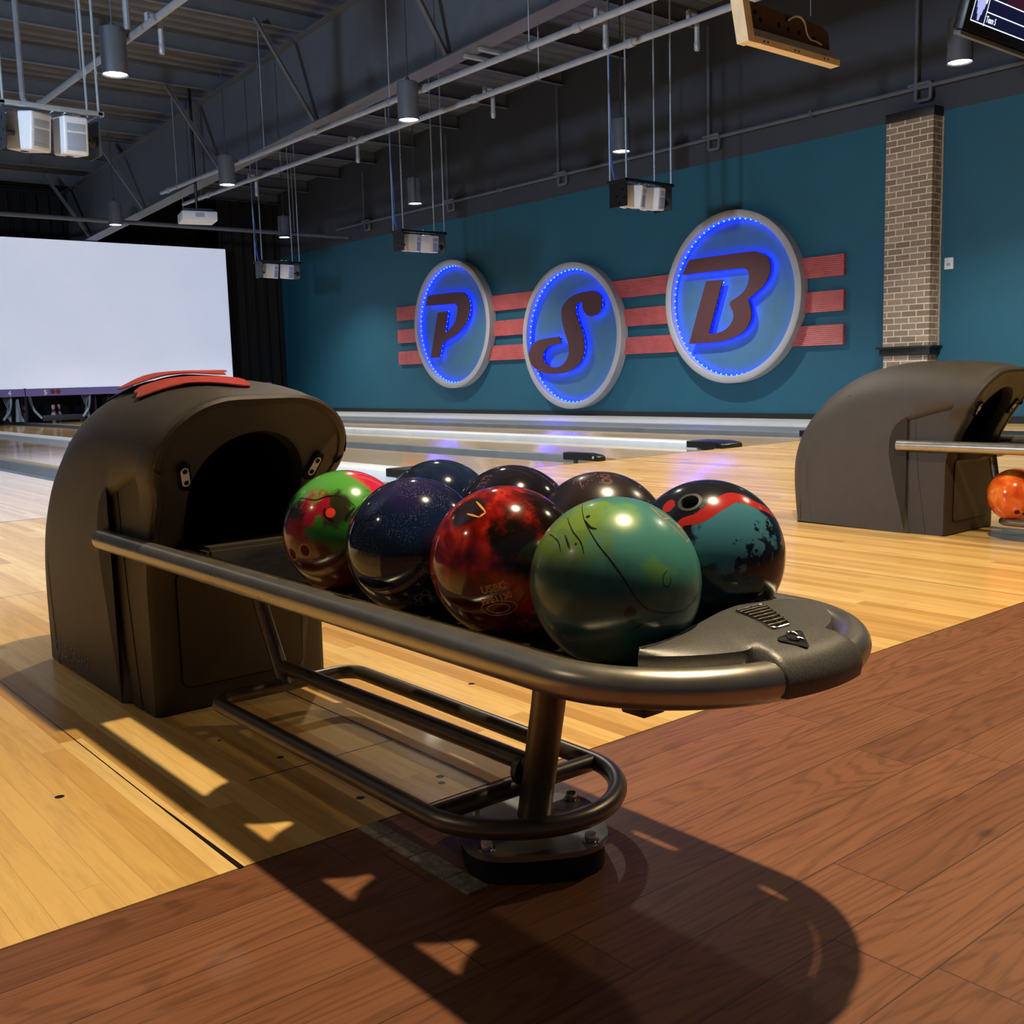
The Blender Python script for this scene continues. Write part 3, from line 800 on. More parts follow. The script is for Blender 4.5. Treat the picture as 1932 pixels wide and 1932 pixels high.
# ------------------------------------------------------------------ twin projector rigs
def projector_bm(w, d, h, M, lens_side):
    """white projector standing on its side: w thick (x), d deep (y), h tall (z)"""
    bm = B(); box(bm, -w/2, w/2, -d/2, d/2, -h/2, h/2, .018, M=M, seg=3)
    return bm
def rig(cx, cy, z, lab, metal, half=.41, h=.30, boxw=.10, yaw_=18, g='twin projector rigs hanging over the lanes'):
    t = thing('projector_rig', (cx, cy, z), lab, 'projector rig', g)
    bar_m, plate = metal
    bm = B()
    box(bm, cx-half-.03, cx+half+.03, cy-.16, cy-.12, z-.012, z+.025, .004); box(bm, cx-half-.03, cx+half+.03, cy+.12, cy+.16, z-.012, z+.025, .004)
    for sx in (-half, half): box(bm, cx+sx-.02, cx+sx+.02, cy-.16, cy+.16, z-.012, z+.02, .003)
    obj('carrier_bar', bm, bar_m, t)
    for sx in (-1, 1):
        bm = B(); x = cx+sx*(half-.01)
        box(bm, x-.004, x+.004, cy-.15, cy+.15, z-h, z-.01)
        obj('side_plate', bm, plate, t, smooth=False)
        for yy, zz in ((cy-.08, z-.1), (cy+.02, z-.17), (cy-.1, z-.2), (cy-.02, z-.26)):
            bm = B(); lathe(bm, [(0, -sx*.006), (.012, -sx*.006), (.012, 0), (0, 0)], (x-.004 if sx < 0 else x+.004, yy, zz), 8, axis='x'); obj('bolt', bm, chrome_m, t)
        bm = B(); x2 = cx+sx*half*.67
        lathe(bm, [(0, 0), (.045, 0), (.045, .03), (.02, .035), (.02, .09), (0, .09)] if sx < 0 else [(0, 0), (.045, 0), (.045, -.03), (.02, -.035), (.02, -.09), (0, -.09)], (cx+sx*(half-.02), cy-.02, z-.2), 14, axis='x')
        obj('swivel_mount', bm, machine_m, t)
        for yy in (-.14, .14):
            bm = B(); tube(bm, [(cx+sx*(half-.01), cy+yy, z), (cx+sx*(half-.01), cy+yy, roof(cy)-.01)], .011, 8); obj('hanging_rod', bm, silver_rod, t)
        # the projector itself
        M = Matrix.Translation((cx+sx*half*.43, cy-.03, z-h*.55)) @ Matrix.Rotation(math.radians(sx*yaw_*-.4+12), 4, 'Z') @ Matrix.Rotation(math.radians(7), 4, 'X')
        bm = projector_bm(boxw+.04, .30, h*.92, M, sx)
        pj = obj('projector', bm, white_pl, t)
        bm = B()
        for zz, hh in ((.065, .03), (-.03, .05), (-.1, .018)):
            box(bm, -boxw/2+.005, boxw/2-.005, -.1525, -.149, zz-hh, zz+hh, .001, M=M)
        obj('louvre', bm, vent_gr, pj)
        bm = B(); lathe(bm, [(0, -.004), (.028, -.004), (.035, .0), (.035, .02)], (0, .05, -h*.46), 16)
        for v in bm.verts: v.co = M @ v.co
        obj('projector_lens', bm, black_in, pj)
    x = cx-half+.06
    for q in range(3):
        bm = B(); tube(bm, catmull([(x+.006*q, cy+.1, z), (x-.05+.01*q, cy+.12, z+.25), (x-.02, cy+.13, z+.5), (x-.05, cy+.13, z+1.2), (x-.04+.006*q, cy+.13, roof(cy)-.3)], 5), .006, 6); obj('data_cable', bm, bluecord, t)
    for q in range(2):
        bm = B(); tube(bm, catmull([(cx+.05+.1*q, cy+.1, z+.02), (cx+.12+.1*q, cy+.05, z+.06), (cx+.2+.05*q, cy+.1, z+.03), (cx+.3, cy+.1, z+.03)], 5), .006, 6); obj('loose_cable', bm, silver_rod, t)
    return t
SIL = (silver_rod, machine_m); BLK = (black_metal, black_metal)
rig(2.845, 9.4, 3.0, 'bright silver twin projector rig hanging at the upper left', SIL, half=.385, h=.33, boxw=.16, yaw_=30)
rig(9.89, 9.35, 3.04, 'black twin projector rig on four rods, hanging above the B disc', BLK)
rig(9.95, 14.3, 3.04, 'black twin projector rig on four rods, hanging above the P disc', BLK)
rig(9.90, 19.1, 3.04, 'smallest black twin projector rig, hanging beside the far curtain', BLK)

# single white projector under the girder
t = thing('ceiling_projector', (7.4, 17.1, 3.5), 'single white projector hanging right of the screen top in front of the cross pipe', 'projector')
M = Matrix.Translation((7.4, 17.0, 3.45)) @ Matrix.Rotation(math.radians(-14), 4, 'Z')
bm = B(); box(bm, -.28, .28, -.26, .26, -.075, .075, .015, M=M); pj = obj('projector_body', bm, white_pl, t)
bm = B(); box(bm, -.07, .07, -.263, -.258, -.02, .045, .001, M=M); obj('louvre', bm, vent_gr, t)
bm = B(); box(bm, -.24, .24, -.2, .2, .075, .13, .02, M=M); obj('mount_plate', bm, machine_m, t)
bm = B(); tube(bm, [(7.4, 17.0, 3.57), (7.4, 17.0, roof(17)-.01)], .025, 10); obj('mount_pole', bm, black_metal, t)

# white perforated strut seen behind the far lamp and one at the left edge
for (x, y, z0, z1, lab) in ((9.95, 19.6, 2.45, 3.0, ''),): pass

# ------------------------------------------------------------------ tan ceiling box and television
t = thing('hanging_board', (6.7, 4.85, 2.9), 'tan framed dark board with a loose pale cable, hanging at the top right', 'hanging board')
YB = 4.86
def slab(name, poly, y0, y1, m):
    bm = B(); prism(bm, poly, lambda u, v, d: Vector((u, d, v)), y0, y1); return obj(name, bm, m, t, smooth=False)
XL, XR, ZB_ = 6.12, 7.21, 2.966
slab('left_rail', [(XL, ZB_), (XL+.075, ZB_), (XL-.085, ZB_+.62), (XL-.16, ZB_+.62)], YB-.10, YB+.0, tan_m)
bm = B(); prism(bm, [(YB-.10, ZB_+.001), (YB-.02, ZB_+.001), (YB-.02, ZB_+.125), (YB-.03, ZB_+.125), (YB-.10, ZB_+.045)], lambda u, v, d: Vector((d, u, v)), XL+.076, XR); obj('bottom_rail', bm, tan_m, t, smooth=False)
slab('dark_board', [(XL+.076, ZB_+.05), (XR-.002, ZB_+.05), (XR-.03, ZB_+.25), (XR-.12, ZB_+.285), (XL+.01, ZB_+.305)], YB-.019, YB, brown_in)
for a, b in ((.17, .20), (.40, .20), (.50, .26), (.52, .19), (.66, .19), (.86, .18), (.10, .24)):
    bm = B(); lathe(bm, [(0, 0), (.018, 0), (.018, -.002), (0, -.002)], (XL+.08+a*.92, YB-.019, ZB_+b), 12, axis='y'); obj('knock_out_hole', bm, black_in, t)
for a in (.10, .15, .50, .55, .90, .95):
    bm = B(); lathe(bm, [(0, -.003), (.008, -.002), (.008, .001), (0, .001)], (XL+.08+a*.9, YB-.10, ZB_+.022), 8, axis='y'); obj('screw', bm, chrome_m, t)
bm = B(); tube(bm, [Vector((XL+.08+a*.92, YB-.03, ZB_+b)) for a, b in [(v.x, v.y) for v in catmull([(.51, .25, 0), (.58, .285, 0), (.66, .295, 0), (.72, .265, 0), (.75, .20, 0), (.80, .165, 0), (.88, .16, 0), (.95, .15, 0)], 6)]], .0065, 8); obj('loose_cable', bm, cap_white, t)
for a in (.15, .85):
    bm = B(); tube(bm, [(XL+a, YB-.008, ZB_+.34), (XL+a, YB-.008, roof(YB)-.01)], .006, 6); obj('suspension_wire', bm, steel_dark, t)

t = thing('television', (7.05, 3.5, 2.75), 'black hanging television showing white score lines at the upper right corner', 'television')
MT = Matrix.Translation((6.44, 3.40, 2.745)) @ Matrix.Rotation(math.radians(0), 4, 'Z') @ Matrix.Rotation(math.radians(16), 4, 'X')
TW, TH = 1.24, .72
bm = B(); box(bm, 0, TW, 0, .07, 0, TH, .012, M=MT); obj('case', bm, black_metal, t)
tvdark = emat('lit dark blue picture', (.004, .006, .03), 1.0, lin=True); tvred = emat('lit maroon picture', (.035, .006, .02), 1., lin=True); tvw = emat('lit white line', (.75, .85, 1.0), 1.3, lin=True); tvp = emat('lit lilac pins', (.42, .45, .82), 1.0, lin=True)
b0, b1 = .055, .06
bm = B(); quad(bm, [MT @ Vector(p) for p in ((b0, -.001, b1), (TW-b0, -.001, b1), (TW-b0, -.001, TH-b0), (b0, -.001, TH-b0))], 0)
quad(bm, [MT @ Vector(p) for p in ((.42, -.0015, .215), (TW-b0, -.0015, .215), (TW-b0, -.0015, TH-b0), (.42, -.0015, TH-b0))], 1)
scr = obj('display', bm, [tvdark, tvred], t, smooth=False)
bm = B(); lines = [((b0+.004, b1+.004), (TW-b0, b1+.004)), ((b0+.004, b1+.004), (b0+.004, .215)), ((b0+.004, .215), (TW-b0, .215)), ((.22, b1), (.22, .215)), ((.22, .137), (.80, .137)), ((.80, b1), (.80, .137)), ((.25, .27), (.42, .27)), ((.42, .27), (.42, .45))]
for (xa, za), (xb, zb) in lines:
    box(bm, min(xa, xb)-.003, max(xa, xb)+.003, -.0028, -.002, min(za, zb)-.003, max(za, zb)+.003, M=MT)
obj('score_grid_lines', bm, tvw, scr, smooth=False)
src = text_bm('Team 5', .05, 0, .001); bm = B(); merge(bm, src, fn=lambda p: MT @ Vector((.235+p.x*.8, -.003, .083+p.y))); obj('screen_lettering', bm, tvw, scr, smooth=False)
bm = B()
def pin2d(cx, cz, s, yy, mi):
    pr = [(0, 0), (.24, .02), (.36, .3), (.3, .55), (.16, .75), (.2, .9), (.12, 1.0)]
    pts = [(cx+s*a*.55, cz+s*b) for a, b in pr]+[(cx-s*a*.55, cz+s*b) for a, b in reversed(pr)]
    vs = [bm.verts.new(MT @ Vector((a, yy, b))) for a, b in pts[1:]]; f_ = bm.faces.new(vs); f_.material_index = mi
    bmesh.ops.triangulate(bm, faces=[f_])
for row, nn in enumerate((4, 3, 2, 1)):
    for q in range(nn): pin2d(.135+(q-(nn-1)/2)*.033, .175-.034*row, .085, -.003-.0004*row, 0 if row == 0 else 1)
obj('pin_icon', bm, [tvw, tvp], scr, smooth=False)
bm = B(); box(bm, -.01, TW+.01, .0, .05, -.028, -.004, .004, M=MT); obj('bottom_rail', bm, steel_dark, t)
for xx in (.30, .72):
    bm = B(); p = MT @ Vector((xx, .07, .4)); tube(bm, [p, (p.x, p.y+.02, roof(p.y)-.01)], .02, 8); obj('ceiling_pole', bm, black_metal, t)

# ------------------------------------------------------------------ ball return
HX = AX                       # hood axis
TX = 1.019                    # rack axis
LX = 1.019                    # lower frame axis
def ball_return(label):
    t = thing('ball_return', (AX, 2.6, 0), label, 'ball return', 'ball returns on the approach')
    # --- hood shell: a side profile swept across with a big rounded shoulder
    ctrl = [(2.06, .700), (2.12, .721), (2.22, .736), (2.35, .744), (2.5, .741), (2.64, .718), (2.75, .680), (2.86, .612), (2.95, .525), (3.015, .42), (3.045, .31), (3.04, .2), (3.02, .1), (3.0, .02), (2.995, 0)]
    crown = [(v.x, v.y) for v in catmull([(a, b, 0) for a, b in ctrl], 4)]
    hw = .228
    def lerp(tab, y):
        return lin(tab, y)
    n = len(crown)
    nr = []
    for i in range(n):
        a = crown[max(0, i-1)]; b = crown[min(n-1, i+1)]
        tx, tz = b[0]-a[0], b[1]-a[1]; l = math.hypot(tx, tz); N_ = (-(-tz)/l*-1, -tx/l)
        N_ = (tz/l, -tx/l)            # inward normal of a curve running front to back over the top
        w = max(0, min(1, (crown[i][0]-2.06)/.3)) if i < n*.5 else 1
        nx, nz = N_[0]*w+.47*(1-w), N_[1]*w-.88*(1-w)
        l = math.hypot(nx, nz); nr.append((nx/l, nz/l))
    def radii(i):
        s = i/(n-1)
        rx = lin([(0, .168), (.25, .188), (.5, .172), (.72, .12), (.9, .05), (1.0, .03)], s)
        rn = lin([(0, .148), (.25, .168), (.5, .155), (.72, .11), (.9, .05), (1.0, .03)], s)
        return rx, rn
    K = 12
    bm = B()
    def ring(side, k):
        out = []
        th = PI/2*k/K
        for i, (y, z) in enumerate(crown):
            rx, rn = radii(i); ox = hw-rx+rx*math.sin(th); o = rn*(1-math.cos(th))
            zz = max(0, z+nr[i][1]*o) if i == n-1 else z+nr[i][1]*o
            out.append(bm.verts.new((HX+side*ox, y+nr[i][0]*o, max(0.0, zz))))
        return out
    rings = [ring(-1, k) for k in range(K, -1, -1)]+[ring(1, k) for k in range(0, K+1)]
    for a, b in zip(rings, rings[1:]):
        for i in range(n-1): bm.faces.new((a[i], a[i+1], b[i+1], b[i]))
    # flat side panel with its swept front edge, and a returned lip
    edge = catmull([(0, 2.425, 0), (0, 2.455, .12), (0, 2.49, .26), (0, 2.507, .36), (0, 2.495, .44), (0, 2.45, .495), (0, 2.37, .525), (0, 2.27, .552), (0, 2.19, .566), (0, 2.135, .569)], 5)
    for side, rg in ((-1, rings[0]), (1, rings[-1])):
        ev = [bm.verts.new((HX+side*hw, p.y, p.z)) for p in edge]
        f_ = bm.faces.new(rg+ev); bmesh.ops.triangulate(bm, faces=[f_])
        # raised bead: round over and step in
        prev = ev
        for dx, off in ((-.002, -.004), (-.006, -.011), (-.013, -.018), (-.022, -.024)):
            cur = []
            for j, p in enumerate(edge):
                a = edge[max(0, j-1)]; b = edge[min(len(edge)-1, j+1)]; d = (b-a).normalized()
                nv = Vector((0, -d.z, d.y)) if False else Vector((0, d.z, -d.y))
                q = p
                cur.append(bm.verts.new((HX+side*(hw+dx), p.y+nv.y*off, max(0, p.z+nv.z*off))))
            for j in range(len(edge)-1): bm.faces.new((prev[j], prev[j+1], cur[j+1], cur[j]))
            prev = cur
    shell = obj('hood_shell', bm, hood_m, t, sharp=28)
    for s_ in (-1, 1):
        bm = B(); tube(bm, catmull([(HX+s_*.2235, 2.905, .36), (HX+s_*.2255, 2.925, .30), (HX+s_*.2262, 2.93, .24), (HX+s_*.2265, 2.922, .14), (HX+s_*.2265, 2.90, .002)], 6), .003, 8); obj('back_seam', bm, hood_m, shell)
    # --- inner body behind the swept edge
    bm = B()
    for s in (-1, 1):
        x0, x1 = sorted((HX+s*.150, HX+s*.2165))
        x0, x1 = sorted((HX+s*.150, HX+s*.2115))
        prism(bm, [(2.264, 0), (2.262, .30), (2.254, .37), (2.234, .43), (2.182, .53), (2.168, .56), (2.168, .60), (2.72, .60), (2.72, 0)], lambda u, v, d: Vector((d, u, v)), x0, x1)
        prism(bm, [(2.40, .58), (2.445, .58), (2.43, .30), (2.385, .0), (2.335, .0), (2.375, .26)], lambda u, v, d: Vector((d, u, v)), HX+s*.205, HX+s*.2135)
    box(bm, HX-.2, HX+.2, 2.29, 2.31, .0, .30)
    obj('base_body', bm, frame_m, t, sharp=30)
    # --- slanted arched front frame with the ball opening
    def yf(z): return lin([(-1, 2.245), (.0, 2.245), (.30, 2.242), (.36, 2.233), (.43, 2.210), (.53, 2.155), (.61, 2.103), (.66, 2.076), (.70, 2.06), (.8, 2.05)], z)
    def arc(cx, cz, rx, rz, a0, a1, m): return [(cx+rx*math.cos(a0+(a1-a0)*k/m), cz+rz*math.sin(a0+(a1-a0)*k/m)) for k in range(m+1)]
    def resample(pts, m):
        L_ = [0]
        for a, b in zip(pts, pts[1:]): L_.append(L_[-1]+math.hypot(b[0]-a[0], b[1]-a[1]))
        out = []
        for k in range(m+1):
            s = L_[-1]*k/m; j = 0
            while j < len(L_)-2 and L_[j+1] < s: j += 1
            f_ = (s-L_[j])/max(1e-9, L_[j+1]-L_[j]); out.append((pts[j][0]+(pts[j+1][0]-pts[j][0])*f_, pts[j][1]+(pts[j+1][1]-pts[j][1])*f_))
        return out
    bz = .372
    half_o = [(-.212, bz), (-.2135, .44), (-.2145, .49), (-.220, .515), (-.229, .535), (-.232, .56)]+arc(-.060, .565, .172, .145, PI, PI/2, 14)
    outer = half_o+[(-a, b) for a, b in reversed(half_o)]
    half_i = [(-.128, bz), (-.131, .44), (-.1325, .495)]+arc(0, .497, .1325, .131, PI, PI/2, 14)[1:]
    inner = half_i+[(-a, b) for a, b in reversed(half_i[:-1])]
    m = 72; O_ = resample(outer, m); I_ = resample(inner, m)
    bm = B()
    def row(pts, dy, sc=1., cz=.5, inset=0.):
        out = []
        for (x, z) in pts:
            out.append(bm.verts.new((HX+x*sc, yf(z)+dy, z)))
        return out
    def shrink(pts, d):
        out = []
        for k, (x, z) in enumerate(pts):
            a = pts[max(0, k-1)]; b = pts[min(len(pts)-1, k+1)]; l = math.hypot(b[0]-a[0], b[1]-a[1]) or 1
            nx, nz = (b[1]-a[1])/l, -(b[0]-a[0])/l      # inward for left->top->right
            out.append((x+nx*d, z+nz*d if 0 < k < len(pts)-1 else z))
        return out
    rows = [row(O_, .075), row(O_, .016), row(shrink(O_, .003), .006), row(shrink(O_, .010), .0), row(shrink(O_, .022), .0), row(shrink(O_, .026), .004), row(shrink(I_, -.012), .004), row(shrink(I_, -.003), .007), row(I_, .016), row(I_, .05)]
    for a, b in zip(rows, rows[1:]):
        for k in range(m): bm.faces.new((a[k], a[k+1], b[k+1], b[k]))
    # lower front panel
    zs = [0.004, .1, .2, .26, .30, .33, bz]
    xs = [-.212, -.197, -.128, 0, .128, .197, .212]
    V = [[bm.verts.new((HX+x, yf(z)+(.012 if abs(x) > .2 else .004), z)) for z in zs] for x in xs]
    for i in range(len(xs)-1):
        for j in range(len(zs)-1): bm.faces.new((V[i][j], V[i+1][j], V[i+1][j+1], V[i][j+1]))
    for i in (0, -1):
        W = [bm.verts.new((HX+xs[i], 2.32, z)) for z in zs]
        for j in range(len(zs)-1): bm.faces.new((V[i][j], V[i][j+1], W[j+1], W[j]))
    obj('front_frame', bm, frame_m, t, sharp=32)
    bm = B()
    ir = shrink(I_, -.0005)
    r0_ = [bm.verts.new((HX+x, yf(z)+.045, z)) for x, z in ir]; r1_ = [bm.verts.new((HX+x, 2.62, z)) for x, z in ir]
    for k in range(m): bm.faces.new((r0_[k], r0_[k+1], r1_[k+1], r1_[k]))
    bm.faces.new((r0_[0], r0_[-1], r1_[-1], r1_[0])); f_ = bm.faces.new(r1_); bmesh.ops.triangulate(bm, faces=[f_])
    obj('ball_tunnel', bm, black_in, t)
    # service door with a dark joint
    def rrect(x0, x1, z0, z1, r_):
        pts = []
        for cx, cz, a in ((x1-r_, z1-r_, 0), (x0+r_, z1-r_, PI/2), (x0+r_, z0+r_, PI), (x1-r_, z0+r_, 3*PI/2)): pts += arc(cx, cz, r_, r_, a, a+PI/2, 6)
        return pts
    bm = B(); prism(bm, rrect(HX-.152, HX+.152, .055, .325, .022), lambda u, v, d: Vector((u, yf(v)+d, v)), .001, .006); obj('door_joint', bm, black_in, t)
    bm = B(); prism(bm, rrect(HX-.149, HX+.149, .058, .322, .02), lambda u, v, d: Vector((u, yf(v)+d, v)), -.0015, .006); obj('service_door', bm, frame_m, t)
    # ball sensors beside the opening
    for s in (-1, 1):
        cx, cz = HX+s*.153, .540
        def pill(rx, rz, n_=24):
            out = []
            for k in range(n_):
                a = 2*PI*k/n_; u = rx*math.cos(a); v = rx*math.sin(a)+(rz if math.sin(a) > 0 else -rz)
                q = .32*s*-1
                out.append((cx+u*math.cos(q)-v*math.sin(q), cz+u*math.sin(q)+v*math.cos(q)))
            return out
        bm = B(); prism(bm, pill(.0135, .019), lambda u, v, d: Vector((u, yf(v)+d, v)), -.004, .012); hs = obj('sensor_housing', bm, black_in, t)
        bm = B(); prism(bm, pill(.0085, .013), lambda u, v, d: Vector((u, yf(v)+d, v)), -.0065, -.002); obj('sensor_plate', bm, cap_white, hs)
        bm = B()
        q = .32*s*-1
        for dv in (-.013, .013):
            ux, vz = cx-dv*math.sin(q), cz+dv*math.cos(q)
            prism(bm, arc(ux, vz, .0052, .0052, 0, 2*PI*15/16, 15), lambda u, v, d: Vector((u, yf(v)+d, v)), -.008, -.006)
        obj('sensor_eye', bm, black_in, hs)
    # bracket under the rack mouth
    bm = B(); prism(bm, [(2.25, .385), (2.13, .385), (2.13, .345), (2.16, .325), (2.25, .322)], lambda u, v, d: Vector((d, u, v)), HX-.12, HX+.12)
    bmesh.ops.bevel(bm, geom=list(bm.edges), offset=.008, segments=2, affect='EDGES'); obj('rack_bracket', bm, frame_m, t)
    # --- upper rail: one bent tube round the rack
    zr = .385; rl = .23; cy = .898; ry = .203
    pth = [Vector((TX-rl, 2.46, zr))]+[Vector((TX-rl, 2.2-.2*k, zr)) for k in range(0, 7)]
    m2 = 40
    for k in range(m2+1):
        a = PI+PI*k/m2
        ex = rl*math.cos(a); ey = ry*math.sin(a)
        pth.append(Vector((TX+ex, cy+ey, zr)))
    pth += [Vector((TX+rl, 1.0+.2*k, zr)) for k in range(0, 7)]+[Vector((TX+rl, 2.46, zr))]
    bm = B(); tube(bm, pth, .0235, 20); obj('upper_rail', bm, rail_m, t, sharp=60)
    # --- black rack floor with two ball channels
    bm = B()
    sec = [(-.172, .383), (-.166, .384), (-.150, .372), (-.130, .3655), (-.112, .3635), (-.09, .3655), (-.045, .374), (0, .3765), (.045, .374), (.09, .3655), (.118, .3635), (.135, .3655), (.155, .372), (.170, .384), (.176, .383)]
    sec2 = [(a, b-.012) for a, b in reversed(sec)]
    full = [(a+.019, b-.0018) for a, b in sec+sec2]
    ys = [.80, .84]+[.9+.2*k for k in range(8)]+[2.45]
    R_ = [[bm.verts.new((TX+x, y, z)) for x, z in full] for y in ys]
    for a, b in zip(R_, R_[1:]):
        for k in range(len(full)): bm.faces.new((a[k], a[(k+1) % len(full)], b[(k+1) % len(full)], b[k]))
    bm.faces.new(R_[0]); bm.faces.new(R_[-1])
    obj('rack_floor', bm, tray_m, t)
    bm = B(); box(bm, .836, .872, .795, .832, .345, .368, .003); obj('cap_clip', bm, tray_m, t)
    # --- end cap
    bk_pts = catmull([(.850, .812, 0), (.899, .814, 0), (.978, .838, 0), (1.061, .862, 0), (1.125, .868, 0), (1.172, .848, 0), (1.194, .812, 0)], 8)
    def along_back(u):
        k = u*(len(bk_pts)-1); i = min(int(k), len(bk_pts)-2); return bk_pts[i].lerp(bk_pts[i+1], k-i)
    bm = B(); NU = 72; grid_v = []
    for iu in range(NU+1):
        u = iu/NU; a = math.radians(-150+120*u); ca, sa = math.cos(a), math.sin(a)
        dg = -150+120*u
        tg = max(0, min(1, (dg+113)/6))*max(0, min(1, (-68-dg)/6)); tg = tg*tg*(3-2*tg)
        def E(q): return (TX+(rl+q)*ca, cy+(ry+q)*sa)
        fx, fy = E(-.026); bk = along_back(u)
        ridge = math.exp(-((u-.5)/.35)**2)
        col = [Vector((bk.x, bk.y+.001, .388)), Vector((bk.x, bk.y, .418))]
        for v in (.0, .04, .2, .4, .6, .8, .92, 1.0):
            p = bk.lerp(Vector((fx, fy, 0)), v)
            p.z = .421+.008*ridge*math.sin(PI*min(1, .12+v*.8))-.006*v*v*(1-tg)
            col.append(p)
        for q, z, z0 in ((-.020, .4205, .409), (-.008, .4185, .400), (.006, .4135, .393), (.017, .405, .388), (.0245, .394, .383), (.0265, .382, .379), (.0245, .370, .375)):
            x, y = E(-.0255+(q+.0255)*tg); col.append(Vector((x, y, z0+(z-z0)*tg)))
        grid_v.append([bm.verts.new(p) for p in col])
    for a, b in zip(grid_v, grid_v[1:]):
        for k in range(len(a)-1): bm.faces.new((a[k], b[k], b[k+1], a[k+1]))
    bm.normal_update(); tree = BVHTree.FromBMesh(bm)
    def on_cap(x, y, up=.0006):
        h = tree.ray_cast(Vector((x, y, 1)), Vector((0, 0, -1)))
        return Vector((x, y, (h[0].z if h[0] is not None else .42)+up))
    cap = obj('end_cap', bm, cap_m, t, sharp=40)
    bm = B(); tube(bm, [Vector((p.x, p.y+.0005, .4205)) for p in bk_pts[:-6]], .0032, 8); obj('cap_edge_trim', bm, chrome_m, cap)
    vq = [(1.050, .836), (1.108, .838), (1.042, .748), (1.008, .747)]
    def on_quad(a, b, up): # bilinear on the vent outline
        p = Vector(vq[0]).lerp(Vector(vq[1]), a).lerp(Vector(vq[3]).lerp(Vector(vq[2]), a), b); return on_cap(p.x, p.y, up)
    bm = B(); grid(bm, lambda a, b: on_quad(a, b, .0008), 6, 8); obj('vent_grille', bm, black_in, cap, smooth=False)
    bm = B(); tube(bm, [on_cap(p.x, p.y, .0012) for p in fillet([Vector((x, y, 0)) for x, y in vq], .006, 3, True)], .0016, 6, closed=True); obj('vent_frame', bm, chrome_m, cap)
    bm = B()
    for k in range(1, 8): tube(bm, [on_quad(a/4, k/8+.05*math.sin(PI*a/4), .0022+.0012*math.sin(PI*a/4)) for a in range(5)], .0011, 6)
    tube(bm, [on_quad(.55, b/6, .002) for b in range(7)], .0009, 6)
    obj('vent_slats', bm, lower_m, cap)
    tri = [Vector((.980, .724, 0)), Vector((1.036, .728, 0)), Vector((1.000, .690, 0))]
    outl = fillet(tri, .004, 3, True); cen = sum(tri, Vector())/3
    bm = B(); N3 = len(outl); c0 = bm.verts.new(on_cap(cen.x, cen.y, .0022))
    ringv = [[bm.verts.new(on_cap(*(cen.lerp(p, q)).xy, .0022)) for p in outl] for q in (.2, .4, .6, .8, 1.)]
    for k in range(N3):
        bm.faces.new((c0, ringv[0][k], ringv[0][(k+1) % N3]))
        for r_ in range(4): bm.faces.new((ringv[r_][k], ringv[r_+1][k], ringv[r_+1][(k+1) % N3], ringv[r_][(k+1) % N3]))
    obj('emblem_plate', bm, cap_dark, cap, smooth=False)
    e1 = (tri[1]-tri[2]).normalized(); e2 = Vector((-e1.y, e1.x, 0)); bm = B()
    def EM(a, b): p = cen+e1*a+e2*b; return on_cap(p.x, p.y, .0034)
    tube(bm, [EM(.011*math.cos(2*PI*k/24)+.002, .007*math.sin(2*PI*k/24)+.002) for k in range(24)], .0010, 6, closed=True)
    tube(bm, [EM(.000, -.002), EM(-.001, -.007), EM(-.004, -.010)], .0011, 6)
    obj('emblem_ring', bm, chrome_m, cap)
    # --- supports and lower frame
    bm = B(); tube(bm, [(LX, 1.143, .385), (LX, 1.150, .36), (LX, 1.168, .24), (LX, 1.210, .044)], .0265, 20); obj('front_post', bm, lower_m, t)
    bm = B(); tube(bm, [(LX, 2.16, .375), (LX, 2.14, .25), (LX, 2.035, .078)], .0165, 14); obj('rear_post', bm, lower_m, t)
    zl = .080; hl = .168; ly, lry = 1.250, .162; yr = 2.04; lr = .0155
    loop = fillet([(LX+.02, yr, zl), (LX-hl, yr, zl), (LX-hl, ly, zl)], .050, 8)[1:-1]
    loop += [Vector((LX-hl, 1.8-.2*k, zl)) for k in range(3)]
    for k in range(0, 41):
        a = PI+PI*k/40; c_, s_ = math.cos(a), math.sin(a); e_ = 2/1.85
        loop.append(Vector((LX+hl*math.copysign(abs(c_)**e_, c_), ly-lry*abs(s_)**e_, zl)))
    loop += [Vector((LX+hl, 1.4+.2*k, zl)) for k in range(3)]
    loop += fillet([(LX+hl, ly, zl), (LX+hl, yr, zl), (LX-.02, yr, zl)], .050, 8)[1:-1]
    bm = B(); tube(bm, loop, lr, 14, closed=True); obj('lower_rail', bm, lower_m, t, sharp=60)
    bm = B(); tube(bm, [(LX-hl, 1.255, zl), (LX+hl, 1.245, zl)], .0145, 12); obj('lower_crossbar', bm, lower_m, t)
    bm = B(); tube(bm, [(LX, 2.055, .118), (LX, 1.215, .128)], .0155, 12); obj('center_bar', bm, lower_m, t)
    bm = B(); lathe(bm, [(0, .0), (.026, .0), (.026, .012), (0, .012)], (LX, 1.222, .115), 20, axis='y'); obj('weld_flange', bm, lower_m, t)
    def sup(rx, ry, e, n_=48):
        out = []
        for k in range(n_):
            a = 2*PI*k/n_; c, s = math.cos(a), math.sin(a)
            u = rx*abs(c)**(2/e)*(1 if c >= 0 else -1); v = ry*abs(s)**(2/e)*(1 if s >= 0 else -1); q = math.radians(-32)
            out.append((LX-.021+u*math.cos(q)-v*math.sin(q), 1.192+u*math.sin(q)+v*math.cos(q)))
        return out
    bm = B(); prism(bm, sup(.108, .108, 3.2), lambda u, v, d: Vector((u, v, d)), .0, .036); obj('rubber_pad', bm, rubber_m, t)
    bm = B(); prism(bm, sup(.113, .113, 3.2), lambda u, v, d: Vector((u, v, d)), .0362, .0445)
    bmesh.ops.bevel(bm, geom=[e for e in bm.edges if len(e.link_faces) == 2 and e.calc_face_angle(0) > 1], offset=.002, segments=2, affect='EDGES')
